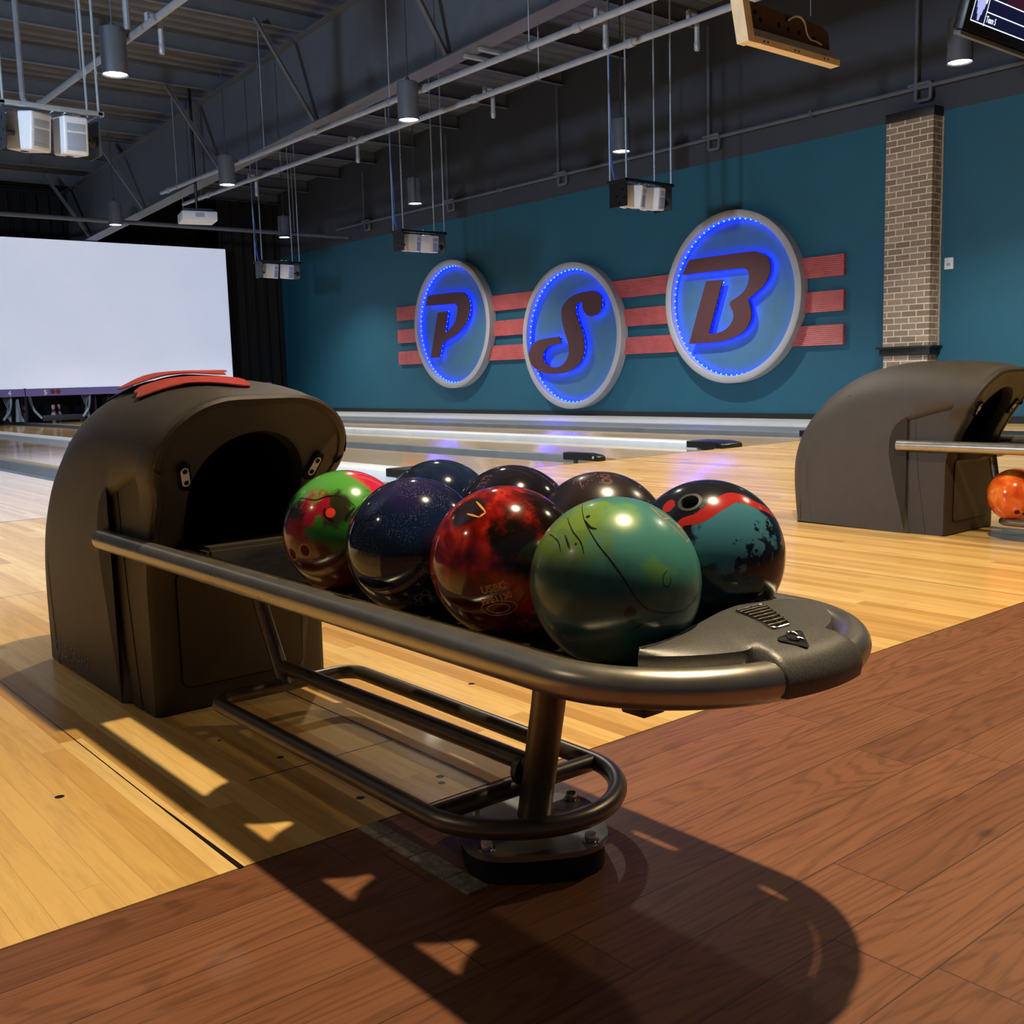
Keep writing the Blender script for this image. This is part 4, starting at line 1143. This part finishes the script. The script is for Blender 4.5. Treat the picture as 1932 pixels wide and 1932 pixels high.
    obj('base_plate', bm, rail_m, t, sharp=40)
    for sx in (-1, 1):
        for sy in (-1, 1):
            bm = B(); lathe(bm, [(0, .066), (.008, .066), (.009, .064), (.009, .056), (.013, .0555), (.013, .054), (0, .054)], (LX-.021+.078*(sx*math.cos(math.radians(-32))-sy*math.sin(math.radians(-32))), 1.192+.078*(sx*math.sin(math.radians(-32))+sy*math.cos(math.radians(-32))), -.0095), 12); obj('bolt', bm, chrome_m, t)
    return t
ret = ball_return('near brown ball return with red towels on its hood and eight balls racked')
ret2 = copy_tree(ret); ret2.location.x += PAIR
ret2['label'] = 'farther dark brown ball return at the right with an orange ball beneath its rail'
letters('side_lettering', 'QUBICAAMF', .050, (HX-.2283, 2.925, .030), mat('worn grey lettering', (98, 92, 88), .55, var=.3, scale=60), ret, right=Vector((0, -1, 0)), up=Vector((0, 0, 1)), bold=.0, ext=.0006)

# scuffed strip in the brown floor next to the base plate
t = thing('floor_strip', (.857, 1.28, 0), 'scuffed grey metal strip of four pieces in the brown floor beside the base plate', 'metal strip')
ys = [1.449, 1.392, 1.300, 1.205, 1.145]
for a, b in zip(ys, ys[1:]):
    bm = B(); box(bm, .838, .876, b+.001, a-.001, -.002, .0022, .0006); obj('strip_piece', bm, strip_m, t, smooth=False)

# ------------------------------------------------------------------ bowling balls
def ball_mat(name, base, patches=(), rough=.12, swirl=None, flakes=0, coat=.6, nscale=3.2):
    """patches: (direction, cos threshold, softness, colour, warp)"""
    t = NT(name); p = t.obj(); nvec = t.vmath('NORMALIZE', p)
    nz = t.n('ShaderNodeTexNoise'); t.put(nz.inputs['Vector'], nvec); nz.inputs['Scale'].default_value = nscale; nz.inputs['Detail'].default_value = 5; nz.inputs['Roughness'].default_value = .6
    w = t.math('SUBTRACT', nz.outputs[0], .5)
    if swirl:
        nz2 = t.n('ShaderNodeTexNoise'); t.put(nz2.inputs['Vector'], nvec); nz2.inputs['Scale'].default_value = swirl[0]; nz2.inputs['Detail'].default_value = 6; nz2.inputs['Distortion'].default_value = swirl[1]
        col = t.ramp(nz2.outputs[0], swirl[2])
    else: col = t.mix(0., base, base)
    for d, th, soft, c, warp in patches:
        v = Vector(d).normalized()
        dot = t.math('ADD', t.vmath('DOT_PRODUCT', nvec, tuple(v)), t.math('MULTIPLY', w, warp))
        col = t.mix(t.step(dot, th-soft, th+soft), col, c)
    if flakes:
        vo = t.n('ShaderNodeTexVoronoi'); t.put(vo.inputs['Vector'], nvec); vo.inputs['Scale'].default_value = flakes
        rc = t.xyz(vo.outputs['Color'])
        k = t.math('MULTIPLY', t.math('LESS_THAN', vo.outputs['Distance'], .24), t.math('GREATER_THAN', rc[0], .74))
        den = t.step(t.noise(nvec, 2.2, 3)[0], .42, .62)
        k = t.math('MULTIPLY', k, den)
        col = t.mix(k, col, (.75, .78, .9))
    t.set(Base_Color=col, Roughness=rough, Coat_Weight=coat, Coat_Roughness=.04, Specular_IOR_Level=.5)
    return t.m

def sphere_text(bm, body, size, d, up, r, mi):
    src = text_bm(body, size, 0, 0.0); d = Vector(d).normalized()
    up = Vector(up); up = (up-d*up.dot(d)).normalized(); rt = up.cross(d)
    # outline only: thin strokes following the letter borders
    xs = [v.co.x for v in src.verts]; ys = [v.co.y for v in src.verts]; cx, cy = (min(xs)+max(xs))/2, (min(ys)+max(ys))/2
    for e in [e for e in src.edges if len(e.link_faces) == 1]:
        pts = []
        for v in e.verts: pts.append(((d*r+rt*(v.co.x-cx)+up*(v.co.y-cy)).normalized())*r*1.0005)
        a, b = pts; n_ = a.normalized(); s = (b-a).cross(n_)
        if s.length < 1e-7: continue
        s = s.normalized()*.00035
        try:
            f_ = bm.faces.new([bm.verts.new(q) for q in (a-s, b-s, b+s, a+s)]); f_.material_index = mi
        except ValueError: pass
    src.free()
def sphere_line(bm, dirs, r, wid, mi, closed=False):
    P_ = [v.normalized() for v in catmull([Vector(d) for d in dirs], 6, closed)]
    if closed: P_.append(P_[0])
    L_ = len(P_); rows = []
    for i, p in enumerate(P_):
        tg = (P_[min(L_-1, i+1)]-P_[max(0, i-1)]).normalized(); s = tg.cross(p).normalized()
        w_ = wid*(1 if closed else (.35+.65*math.sin(PI*i/(L_-1))))
        nc = max(1, math.ceil(wid/.0012))
        rows.append([bm.verts.new((p*r+s*w_*(1-2*q/nc)).normalized()*r*1.0008) for q in range(nc+1)])
    for a, b in zip(rows, rows[1:]):
        for q in range(len(a)-1): f_ = bm.faces.new((a[q], a[q+1], b[q+1], b[q])); f_.material_index = mi
def sphere_disc(bm, d, rad, r, mi, r_in=0):
    d = Vector(d).normalized(); e = d.orthogonal().normalized(); g = d.cross(e); n_ = 24
    o = [bm.verts.new((d*r+(e*math.cos(2*PI*k/n_)+g*math.sin(2*PI*k/n_))*rad).normalized()*r*1.0008) for k in range(n_)]
    if r_in:
        q = [bm.verts.new((d*r+(e*math.cos(2*PI*k/n_)+g*math.sin(2*PI*k/n_))*r_in).normalized()*r*1.0008) for k in range(n_)]
        for k in range(n_): f_ = bm.faces.new((o[k], o[(k+1) % n_], q[(k+1) % n_], q[k])); f_.material_index = mi
    else:
        m_ = max(2, math.ceil(rad/.002)); prev = None
        for j in range(m_, 0, -1):
            cur = [bm.verts.new((d*r+(e*math.cos(2*PI*k/n_)+g*math.sin(2*PI*k/n_))*rad*j/m_).normalized()*r*1.001) for k in range(n_)]
            if prev:
                for k in range(n_): f_ = bm.faces.new((prev[k], prev[(k+1) % n_], cur[(k+1) % n_], cur[k])); f_.material_index = mi
            prev = cur
        c_ = bm.verts.new(d*r*1.001)
        for k in range(n_): f_ = bm.faces.new((prev[k], prev[(k+1) % n_], c_)); f_.material_index = mi
        bmesh.ops.delete(bm, geom=o, context='VERTS')

INK = {}
def ink(name, c, rough=.4):
    if name not in INK: INK[name] = mat(name, c, rough)
    return INK[name]
def make_ball(loc, label, mats, deco=None, hole=None, group='bowling balls on the near rack'):
    bm = B()
    if hole is None:
        bmesh.ops.create_uvsphere(bm, u_segments=72, v_segments=48, radius=R)
    else:
        d, hr = Vector(hole[0]).normalized(), hole[1]
        t0 = math.asin(hr/R); m_ = 48
        prof = [(R*math.sin(t0+(PI-t0)*k/m_), R*math.cos(t0+(PI-t0)*k/m_)) for k in range(m_)]+[(0, -R)]
        lathe(bm, prof, (0, 0, 0), 72)
        q = Vector((0, 0, 1)).rotation_difference(d)
        for v in bm.verts: v.co = q @ v.co
    if deco: deco(bm)
    bmesh.ops.translate(bm, verts=bm.verts, vec=Vector(loc))
    o = obj('bowling_ball', bm, mats, at=loc, sharp=60)
    tag(o, label, 'bowling ball', group)
    if hole is not None:
        d, hr = Vector(hole[0]).normalized(), hole[1]; q = Vector((0, 0, 1)).rotation_difference(d); h0 = R*math.cos(math.asin(hr/R))
        for nm, prof, m_ in (('hole_sleeve', [(hr+.0005, h0+.0006), (hr-.004, h0+.0012), (hr-.0048, h0-.001), (hr-.0048, h0-.012)], ink('grey hole sleeve', (70, 72, 72), .35)),
                             ('thumb_hole', [(hr-.0046, h0-.006), (hr-.0046, h0-.05), (0, h0-.05)], black_in)):
            bm = B(); lathe(bm, prof, (0, 0, 0), 32)
            for v in bm.verts: v.co = q @ v.co+Vector(loc)
            obj(nm, bm, m_, o)
    return o

XF, XB, ZB = .925, 1.152, .472
lin_ = s2l
# teal / green ball, nearest
vein = ink('dark swirl', (24, 34, 30), .2); peach = ink('peach engraving', (236, 128, 82), .5)
def d_teal(bm):
    sphere_line(bm, [(-.305, .207, .93), (-.573, -.1, .813), (-.659, -.292, .693), (-.69, -.45, .567), (-.667, -.626, .403), (-.62, -.75, .232), (-.541, -.841, .035), (-.443, -.892, -.091), (-.292, -.943, -.163), (-.115, -.974, -.196), (.098, -.976, -.195), (.297, -.947, -.119), (.44, -.898, -.017), (.55, -.83, .12)], R, .0011, 1)
    sphere_line(bm, [(-.541, -.76, -.36), (-.419, -.866, -.272), (-.277, -.928, -.25), (-.109, -.968, -.226)], R, .0008, 1)
    sphere_line(bm, [(-.563, .183, .806), (-.716, -.061, .696), (-.767, -.247, .592), (-.809, -.34, .479)], R, .0009, 1)
    sphere_line(bm, [(-.762, .012, .647), (-.811, -.08, .579), (-.86, -.197, .47)], R, .0014, 1)
    sphere_line(bm, [(-.711, .333, .619), (-.81, .084, .581), (-.88, -.044, .473)], R, .0009, 1)
    sphere_line(bm, [(-.573, -.1, .813), (-.62, -.25, .74), (-.60, -.33, .73)], R, .0016, 1)
    sphere_line(bm, [(-.147, -.948, .281), (-.217, -.951, .218), (-.222, -.966, .13), (-.171, -.98, .106), (-.124, -.98, .154), (-.12, -.971, .207)], R, .0006, 1)
    sphere_disc(bm, (-.58, -.802, -.146), .0075, R, 1); sphere_disc(bm, (-.796, -.198, .572), .0016, R, 1); sphere_disc(bm, (-.53, -.12, .84), .0028, R, 1)
    for a, b in (((.178, -.399, .9), (.169, -.607, .777)), ((.169, -.607, .777), (.375, -.777, .506)), ((.375, -.777, .506), (.499, -.693, .52)), ((.178, -.399, .9), (.499, -.693, .52)), ((.169, -.607, .777), (.33, -.55, .76))):
        a, b = Vector(a), Vector(b); sphere_line(bm, [a, a.lerp(b, .33), a.lerp(b, .66), b], R, .0008, 2)
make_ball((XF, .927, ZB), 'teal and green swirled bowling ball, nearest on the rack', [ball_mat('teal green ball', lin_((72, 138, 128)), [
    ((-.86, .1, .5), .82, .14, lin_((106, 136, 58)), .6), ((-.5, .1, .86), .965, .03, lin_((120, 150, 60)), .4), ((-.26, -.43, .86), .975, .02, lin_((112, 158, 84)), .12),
    ((-.269, -.928, .259), .985, .012, lin_((104, 158, 80)), .14), ((-.62, -.25, -.75), .30, .30, lin_((40, 78, 76)), .5)], rough=.27, coat=.15), vein, peach], d_teal)  # last patch paints the shaded underside into the ball colour
# red ball
orange_ink = ink('orange engraving', (232, 160, 84), .5)
def d_red(bm):
    T_ = [(-.69, -.102, .717), (-.656, -.311, .688), (-.573, -.347, .742), (-.513, -.079, .855)]
    for a, b in ((0, 1), (1, 2), (2, 3)):
        a, b = Vector(T_[a]), Vector(T_[b]); sphere_line(bm, [a, a.lerp(b, .33), a.lerp(b, .66), b], R, .0016, 1)
    sphere_text(bm, 'USBC', .0145, (-.735, -.655, -.150), (-.25, .1, 1), R, 1)
    star = []
    for k in range(11):
        rr_ = .0065 if k % 2 == 0 else .003; a = 2*PI*k/10+PI/2
        d = Vector((-.655, -.745, -.105)); e = Vector((0, 0, 1)); e = (e-d*e.dot(d)/d.length_squared).normalized(); g = e.cross(d).normalized()
        star.append((d.normalized()*R+e*rr_*math.sin(a)+g*rr_*math.cos(a)))
    for a, b in zip(star, star[1:]): sphere_line(bm, [a, a.lerp(b, .5), b], R, .0004, 1)
    sphere_text(bm, 'PPE1130', .0125, (-.69, -.66, -.290), (-.3, .15, 1), R, 1)
    c = Vector((-.65, -.64, -.43)).normalized(); e = Vector((.7, -.7, .12)).normalized(); g = c.cross(e).normalized()
    for s in (1., .62): sphere_line(bm, [c*R+e*.025*s*math.cos(2*PI*k/16)+g*.012*s*math.sin(2*PI*k/16) for k in range(16)], R, .0004, 1, True)
make_ball((XF, 1.146, ZB), 'glossy dark red pearl bowling ball, next to the teal one', [ball_mat('red pearl ball', lin_((120, 20, 14)), [
    ((-.44, -.82, .36), .93, .05, lin_((24, 16, 12)), .35), ((.129, -.688, .714), .90, .06, lin_((26, 14, 12)), .4), ((-.66, -.05, .75), .965, .015, lin_((40, 20, 14)), .05),
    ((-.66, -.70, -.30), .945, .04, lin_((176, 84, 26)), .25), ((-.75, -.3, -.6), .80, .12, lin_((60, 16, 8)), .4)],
    swirl=(1.9, 1.6, [(.3, lin_((66, 8, 8))), (.47, lin_((140, 22, 14))), (.60, lin_((196, 50, 28))), (.72, lin_((104, 12, 10)))]), rough=.13, coat=.35), orange_ink], d_red)
# navy sparkle ball
grey_ink = ink('pale grey engraving', (120, 118, 124), .5)
def d_navy(bm):
    c = Vector((-.314, -.702, -.639)).normalized(); e = c.orthogonal().normalized(); g = c.cross(e)
    for s, ph in ((.02, 0), (.02, 1.05), (.02, 2.1)):
        sphere_line(bm, [c*R+(e*math.cos(ph)+g*math.sin(ph))*s*math.cos(2*PI*k/16)+(g*math.cos(ph)-e*math.sin(ph))*s*.42*math.sin(2*PI*k/16) for k in range(16)], R, .0004, 1, True)
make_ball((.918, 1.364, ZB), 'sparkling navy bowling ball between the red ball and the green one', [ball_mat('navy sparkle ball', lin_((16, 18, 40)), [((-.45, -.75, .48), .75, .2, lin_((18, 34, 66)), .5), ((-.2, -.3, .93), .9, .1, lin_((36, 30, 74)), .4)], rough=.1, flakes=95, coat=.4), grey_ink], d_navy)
# green and crimson ball
reddot = ink('red dot inlay', (232, 58, 40), .4); holering = ink('orange hole ring', (178, 84, 40), .5); holedark = ink('dark hole', (60, 14, 8), .95); pinkink = ink('pink engraving', (220, 110, 90), .5); blk_ink = ink('black swirl', (26, 20, 18), .25)
def d_green(bm):
    sphere_disc(bm, (-.625, -.651, .431), .0085, R, 1)
    for d in ((-.973, -.027, -.231), (-.928, -.342, -.147)):
        sphere_disc(bm, d, .0125, R, 2, .0095); sphere_disc(bm, d, .0096, R, 3)
    sphere_line(bm, [(-.781, .021, .624), (-.715, -.337, .612), (-.577, -.478, .662), (-.405, -.636, .657), (-.293, -.802, .521)], R, .0016, 5)
    sphere_line(bm, [(-.66, -.55, .50), (-.70, -.62, .40), (-.62, -.74, .30)], R, .003, 5)
    sphere_line(bm, [(-.3, -.82, .48), (-.42, -.82, .39), (-.48, -.82, .30)], R, .0025, 5)
    sphere_text(bm, 'DARK RAVEN', .018, (.16, -.36, .92), (-.1, .5, .8), R, 4) if False else None
    for z in (0, .06): sphere_line(bm, [(-.08, -.42+z, .90), (.1, -.44+z, .89), (.28, -.52+z, .82), (.42, -.6+z, .70)], R, .0007, 4)
    sphere_line(bm, [(.0, -.3, .95), (.2, -.28, .93), (.4, -.4, .82)], R, .0012, 4)
make_ball((.923, 1.585, ZB), 'green and crimson bowling ball next to the hood opening', [ball_mat('green crimson ball', lin_((44, 120, 24)), [
    ((-.447, -.392, .804), .80, .05, lin_((84, 160, 62)), .4), ((-.62, -.78, .0), .88, .08, lin_((40, 110, 22)), .3), ((-.55, -.65, .43), .955, .025, lin_((44, 44, 24)), .25),
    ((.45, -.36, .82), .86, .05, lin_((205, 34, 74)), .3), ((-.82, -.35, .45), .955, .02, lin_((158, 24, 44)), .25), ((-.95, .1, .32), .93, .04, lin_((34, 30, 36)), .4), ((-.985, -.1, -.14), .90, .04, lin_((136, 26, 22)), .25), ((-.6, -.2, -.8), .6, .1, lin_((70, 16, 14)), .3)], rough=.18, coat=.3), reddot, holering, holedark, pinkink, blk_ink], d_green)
# blue and red ball with the thumb hole
make_ball((XB, .967, ZB), 'blue bowling ball with a red band and a big thumb hole, farthest right', [ball_mat('blue red band ball', lin_((24, 26, 34)), [
    ((-.36, -.86, .30), .80, .03, lin_((70, 128, 146)), .22), ((-.1, -.93, -.35), .84, .03, lin_((22, 24, 34)), .9), ((.30, -.93, .12), .92, .02, lin_((22, 24, 34)), .7), ((-.70, -.55, -.45), .86, .05, lin_((34, 56, 66)), .3)], rough=.18, coat=.3, nscale=7.), ink('red band', (182, 46, 44), .15), ink('dark red flare', (172, 42, 40), .15)],
    lambda bm: (sphere_line(bm, [(-.86, -.26, .44), (-.799, -.255, .545), (-.70, -.40, .60), (-.581, -.469, .665), (-.36, -.52, .77), (-.157, -.541, .826), (.0, -.62, .78), (.118, -.689, .715), (.397, -.71, .582), (.6, -.68, .42)], R, .0105, 1),
                sphere_line(bm, [(-.74, .02, .64), (-.70, .05, .70), (-.66, .06, .75), (-.62, .04, .79)], R, .011, 2)), hole=((-.587, -.202, .784), .0165))
# three dark balls of the back row
mauve = ink('mauve engraving', (150, 92, 108), .5)
def d_moo(bm):
    sphere_text(bm, 'Mo', .040, (-.30, -.10, .95), (-.8, .45, .3), R, 1)
    sphere_text(bm, 'oo', .034, (-.16, -.30, .94), (-.8, .45, .3), R, 1)
    sphere_line(bm, [(-.52, .0, .854), (-.35, .12, .93), (-.15, .12, .98), (.06, -.1, .99), (.08, -.38, .92)], R, .0006, 1)
    sphere_line(bm, [(-.54, -.22, .81), (-.42, -.04, .9), (-.25, -.02, .97)], R, .0006, 1)
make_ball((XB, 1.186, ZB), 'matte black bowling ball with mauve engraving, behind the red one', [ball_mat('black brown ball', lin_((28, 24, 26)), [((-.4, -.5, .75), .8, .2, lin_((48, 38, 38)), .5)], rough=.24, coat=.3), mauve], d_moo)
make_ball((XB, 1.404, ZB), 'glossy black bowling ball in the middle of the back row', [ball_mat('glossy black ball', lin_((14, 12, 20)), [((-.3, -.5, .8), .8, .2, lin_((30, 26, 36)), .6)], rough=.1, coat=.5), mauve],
    lambda bm: (sphere_text(bm, 'nn', .036, (-.60, -.05, .79), (-.6, .5, .62), R, 1), sphere_line(bm, [(.2, -.5, .84), (.3, -.62, .72), (.34, -.75, .56)], R, .0005, 1)))
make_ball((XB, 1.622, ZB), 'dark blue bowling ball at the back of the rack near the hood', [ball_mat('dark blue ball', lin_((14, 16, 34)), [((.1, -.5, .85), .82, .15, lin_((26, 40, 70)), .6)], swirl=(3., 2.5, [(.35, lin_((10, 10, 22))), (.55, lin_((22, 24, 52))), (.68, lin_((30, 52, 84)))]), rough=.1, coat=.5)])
# orange ball under the far rail
o2 = make_ball((AX+PAIR-.010-.104, 2.0, .188), 'marbled orange bowling ball on the lower rails of the far ball return', [ball_mat('orange marble ball', lin_((214, 98, 26)), [], swirl=(1.7, .8, [(.3, lin_((176, 62, 16))), (.5, lin_((212, 92, 26))), (.7, lin_((236, 146, 62)))]), rough=.14, coat=.5), ink('dark hole', (52, 12, 8))],
    lambda bm: (sphere_disc(bm, (-.5, -.62, -.62), .010, R, 1), sphere_disc(bm, (-.72, -.42, -.56), .011, R, 1)), group='bowling balls under the far rack')

# ------------------------------------------------------------------ red towels on the near hood
def towel_mat(name, a, b):
    t = NT(name); n_ = t.noise(t.obj(), 26, 5, .65)[0]
    t.set(Base_Color=t.ramp(n_, [(.3, s2l(a)), (.7, s2l(b))]), Roughness=.9, Sheen_Weight=.08, Sheen_Roughness=.5)
    t.bump(t.noise(t.obj(), 420, 3)[0], .3, .003); return t.m
suede = towel_mat('red suede', (138, 26, 18), (170, 44, 30)); lining = towel_mat('dark cloth lining', (40, 20, 24), (58, 28, 36))
def hood_z(x, y):
    tab = [(2.06, .700), (2.12, .721), (2.22, .736), (2.35, .744), (2.5, .741), (2.64, .718), (2.75, .680), (2.86, .612), (2.95, .525)]
    z = lin(tab, y); dx = max(0, abs(x-HX)-.045)
    return z-.160*(1-math.sqrt(max(0, 1-(dx/.183)**2)))
def towel(corners, lift, label, seed, pointed=True):
    a, b, c, d = [Vector(p) for p in corners]; bm = B(); N_ = 22
    V = []
    for i in range(N_+1):
        row = []
        for j in range(N_+1):
            u, v = i/N_, j/N_
            v_ = .5+(v-.5)*(.45+.55*max(0, math.sin(PI*u))**.55) if pointed else v
            p = a.lerp(b, u).lerp(d.lerp(c, u), v_)
            p = p+Vector((.006*math.sin(5*v+seed), .008*math.sin(4*u+seed*2), 0))
            z = hood_z(p.x, p.y)+.004+lift(u, v)
            row.append(Vector((p.x, p.y, z)))
        V.append(row)
    T_ = [[bm.verts.new(p) for p in r_] for r_ in V]; U_ = [[bm.verts.new(p-Vector((0, 0, .0028))) for p in r_] for r_ in V]
    for i in range(N_):
        for j in range(N_):
            bm.faces.new((T_[i][j], T_[i+1][j], T_[i+1][j+1], T_[i][j+1])).material_index = 0
            bm.faces.new((U_[i][j], U_[i][j+1], U_[i+1][j+1], U_[i+1][j])).material_index = 1
    for k in range(N_):
        for A_, i0, j0, i1, j1 in ((0, k, 0, k+1, 0), (0, k, N_, k+1, N_), (0, 0, k, 0, k+1), (0, N_, k, N_, k+1)):
            bm.faces.new((T_[i0][j0], T_[i1][j1], U_[i1][j1], U_[i0][j0])).material_index = 0
    c0 = (a+b+c+d)/4
    return tag(obj('red_towel', bm, [suede, lining], at=(c0.x, c0.y, hood_z(c0.x, c0.y)), sharp=70), label, 'towel', 'towels on the near hood')
towel([(.834, 2.32, 0), (1.005, 2.105, 0), (1.06, 2.235, 0), (.895, 2.44, 0)], lambda u, v: .003+.003*v+.004*math.sin(PI*u), 'red suede towel lying nearer to the hood opening', .4)
towel([(.846, 2.47, 0), (1.0, 2.215, 0), (1.08, 2.36, 0), (.925, 2.63, 0)], lambda u, v: .0135+.004*v+.004*math.sin(PI*u), 'red suede towel lying higher up behind the first, dark underside showing', 1.7)
tag_ = towel([(.885, 2.70, 0), (.875, 2.53, 0), (.955, 2.47, 0), (.965, 2.64, 0)], lambda u, v: .003, 'dark purple cloth corner peeking out under the red towels at the left', 2.6)
tag_.data.materials[0] = lining; tag_.name = 'dark_cloth'; tag_['category'] = 'cloth'; del tag_['group']

# ------------------------------------------------------------------ lights
KEY = (1.72, 1.0, 3.72)
t = copy_tree(p0, None); t.location = (KEY[0], KEY[1], KEY[2]); t['label'] = 'can lamp hanging right above the near ball rack'; t['category'] = 'pendant lamp'; t['group'] = 'can lamps hanging over the lanes'
for ch in list(t.children):
    if ch.type == 'LIGHT' or ch.name.startswith('stem'): bpy.data.objects.remove(ch)
spot('lamp_glow', (0, 0, -.02), 600, WARM, 120, .6, .05, t)
bm = B(); tube(bm, [(KEY[0], KEY[1], KEY[2]+.42), (KEY[0], KEY[1], roof(KEY[1])-.012)], .009, 8); obj('stem', bm, steel_dark, t)
FILL = [(-2.6, 3.2, 'added fill can lamp hanging left of the near hood', 90, WARM), (KEY[0]+PAIR, 1.0, 'can lamp hanging above the far ball rack', 330, WARM),  # left hood, leftmost lane and far right cans are unseen, added as fill
        (3.78, 5.5, 'can lamp hanging over the approach between the ball returns', 520, NEUT), (.3, 7.6, 'added fill can lamp hanging over the leftmost lane near the foul line', 300, NEUT), (8.6, 1.2, 'added fill can lamp hanging over the brown floor far to the right', 220, WARM)]
for x, y, lab, e, c in FILL:
    o = copy_tree(p0); o.location = (x, y, 3.72); o['label'] = lab; o['category'] = 'pendant lamp'; o['group'] = 'can lamps hanging over the lanes'
    for ch in list(o.children):
        if ch.type == 'LIGHT' or ch.name.startswith('stem'): bpy.data.objects.remove(ch)
    spot('lamp_glow', (0, 0, -.02), e, c, 125, .7, .08, o)
    bm = B(); tube(bm, [(x, y, 4.14), (x, y, roof(y)-.012)], .009, 8); obj('stem', bm, steel_dark, o)
def area(name, loc, aim, sx, sy, e, c):
    l = bpy.data.lights.new(name, 'AREA'); l.shape = 'RECTANGLE'; l.size = sx; l.size_y = sy; l.energy = e; l.color = c
    o = bpy.data.objects.new(name, l); COL.objects.link(o); o.location = loc
    o.rotation_euler = (Vector(aim)-Vector(loc)).to_track_quat('-Z', 'Y').to_euler(); return o
# added cool fill spot, no fixture, washing the rigs, roof steel and lanes
spot('added_cool_fill', (-4.5, 5.0, 2.9), 2700, (.66, .80, 1.0), 130, .6, .25, None, (6, 12.5, 3.3))

W = bpy.data.worlds.new('hall_air'); S.world = W; W.use_nodes = True
bg = W.node_tree.nodes['Background']; bg.inputs[0].default_value = (.55, .68, .9, 1); bg.inputs[1].default_value = .045

S.view_settings.view_transform = 'Standard'; S.view_settings.look = 'None'; S.view_settings.exposure = 0.14; S.view_settings.gamma = 1; S.view_settings.use_curve_mapping = False
S.cycles.use_denoising = True
S.cycles.max_bounces = 6; S.cycles.sample_clamp_indirect = 4.0
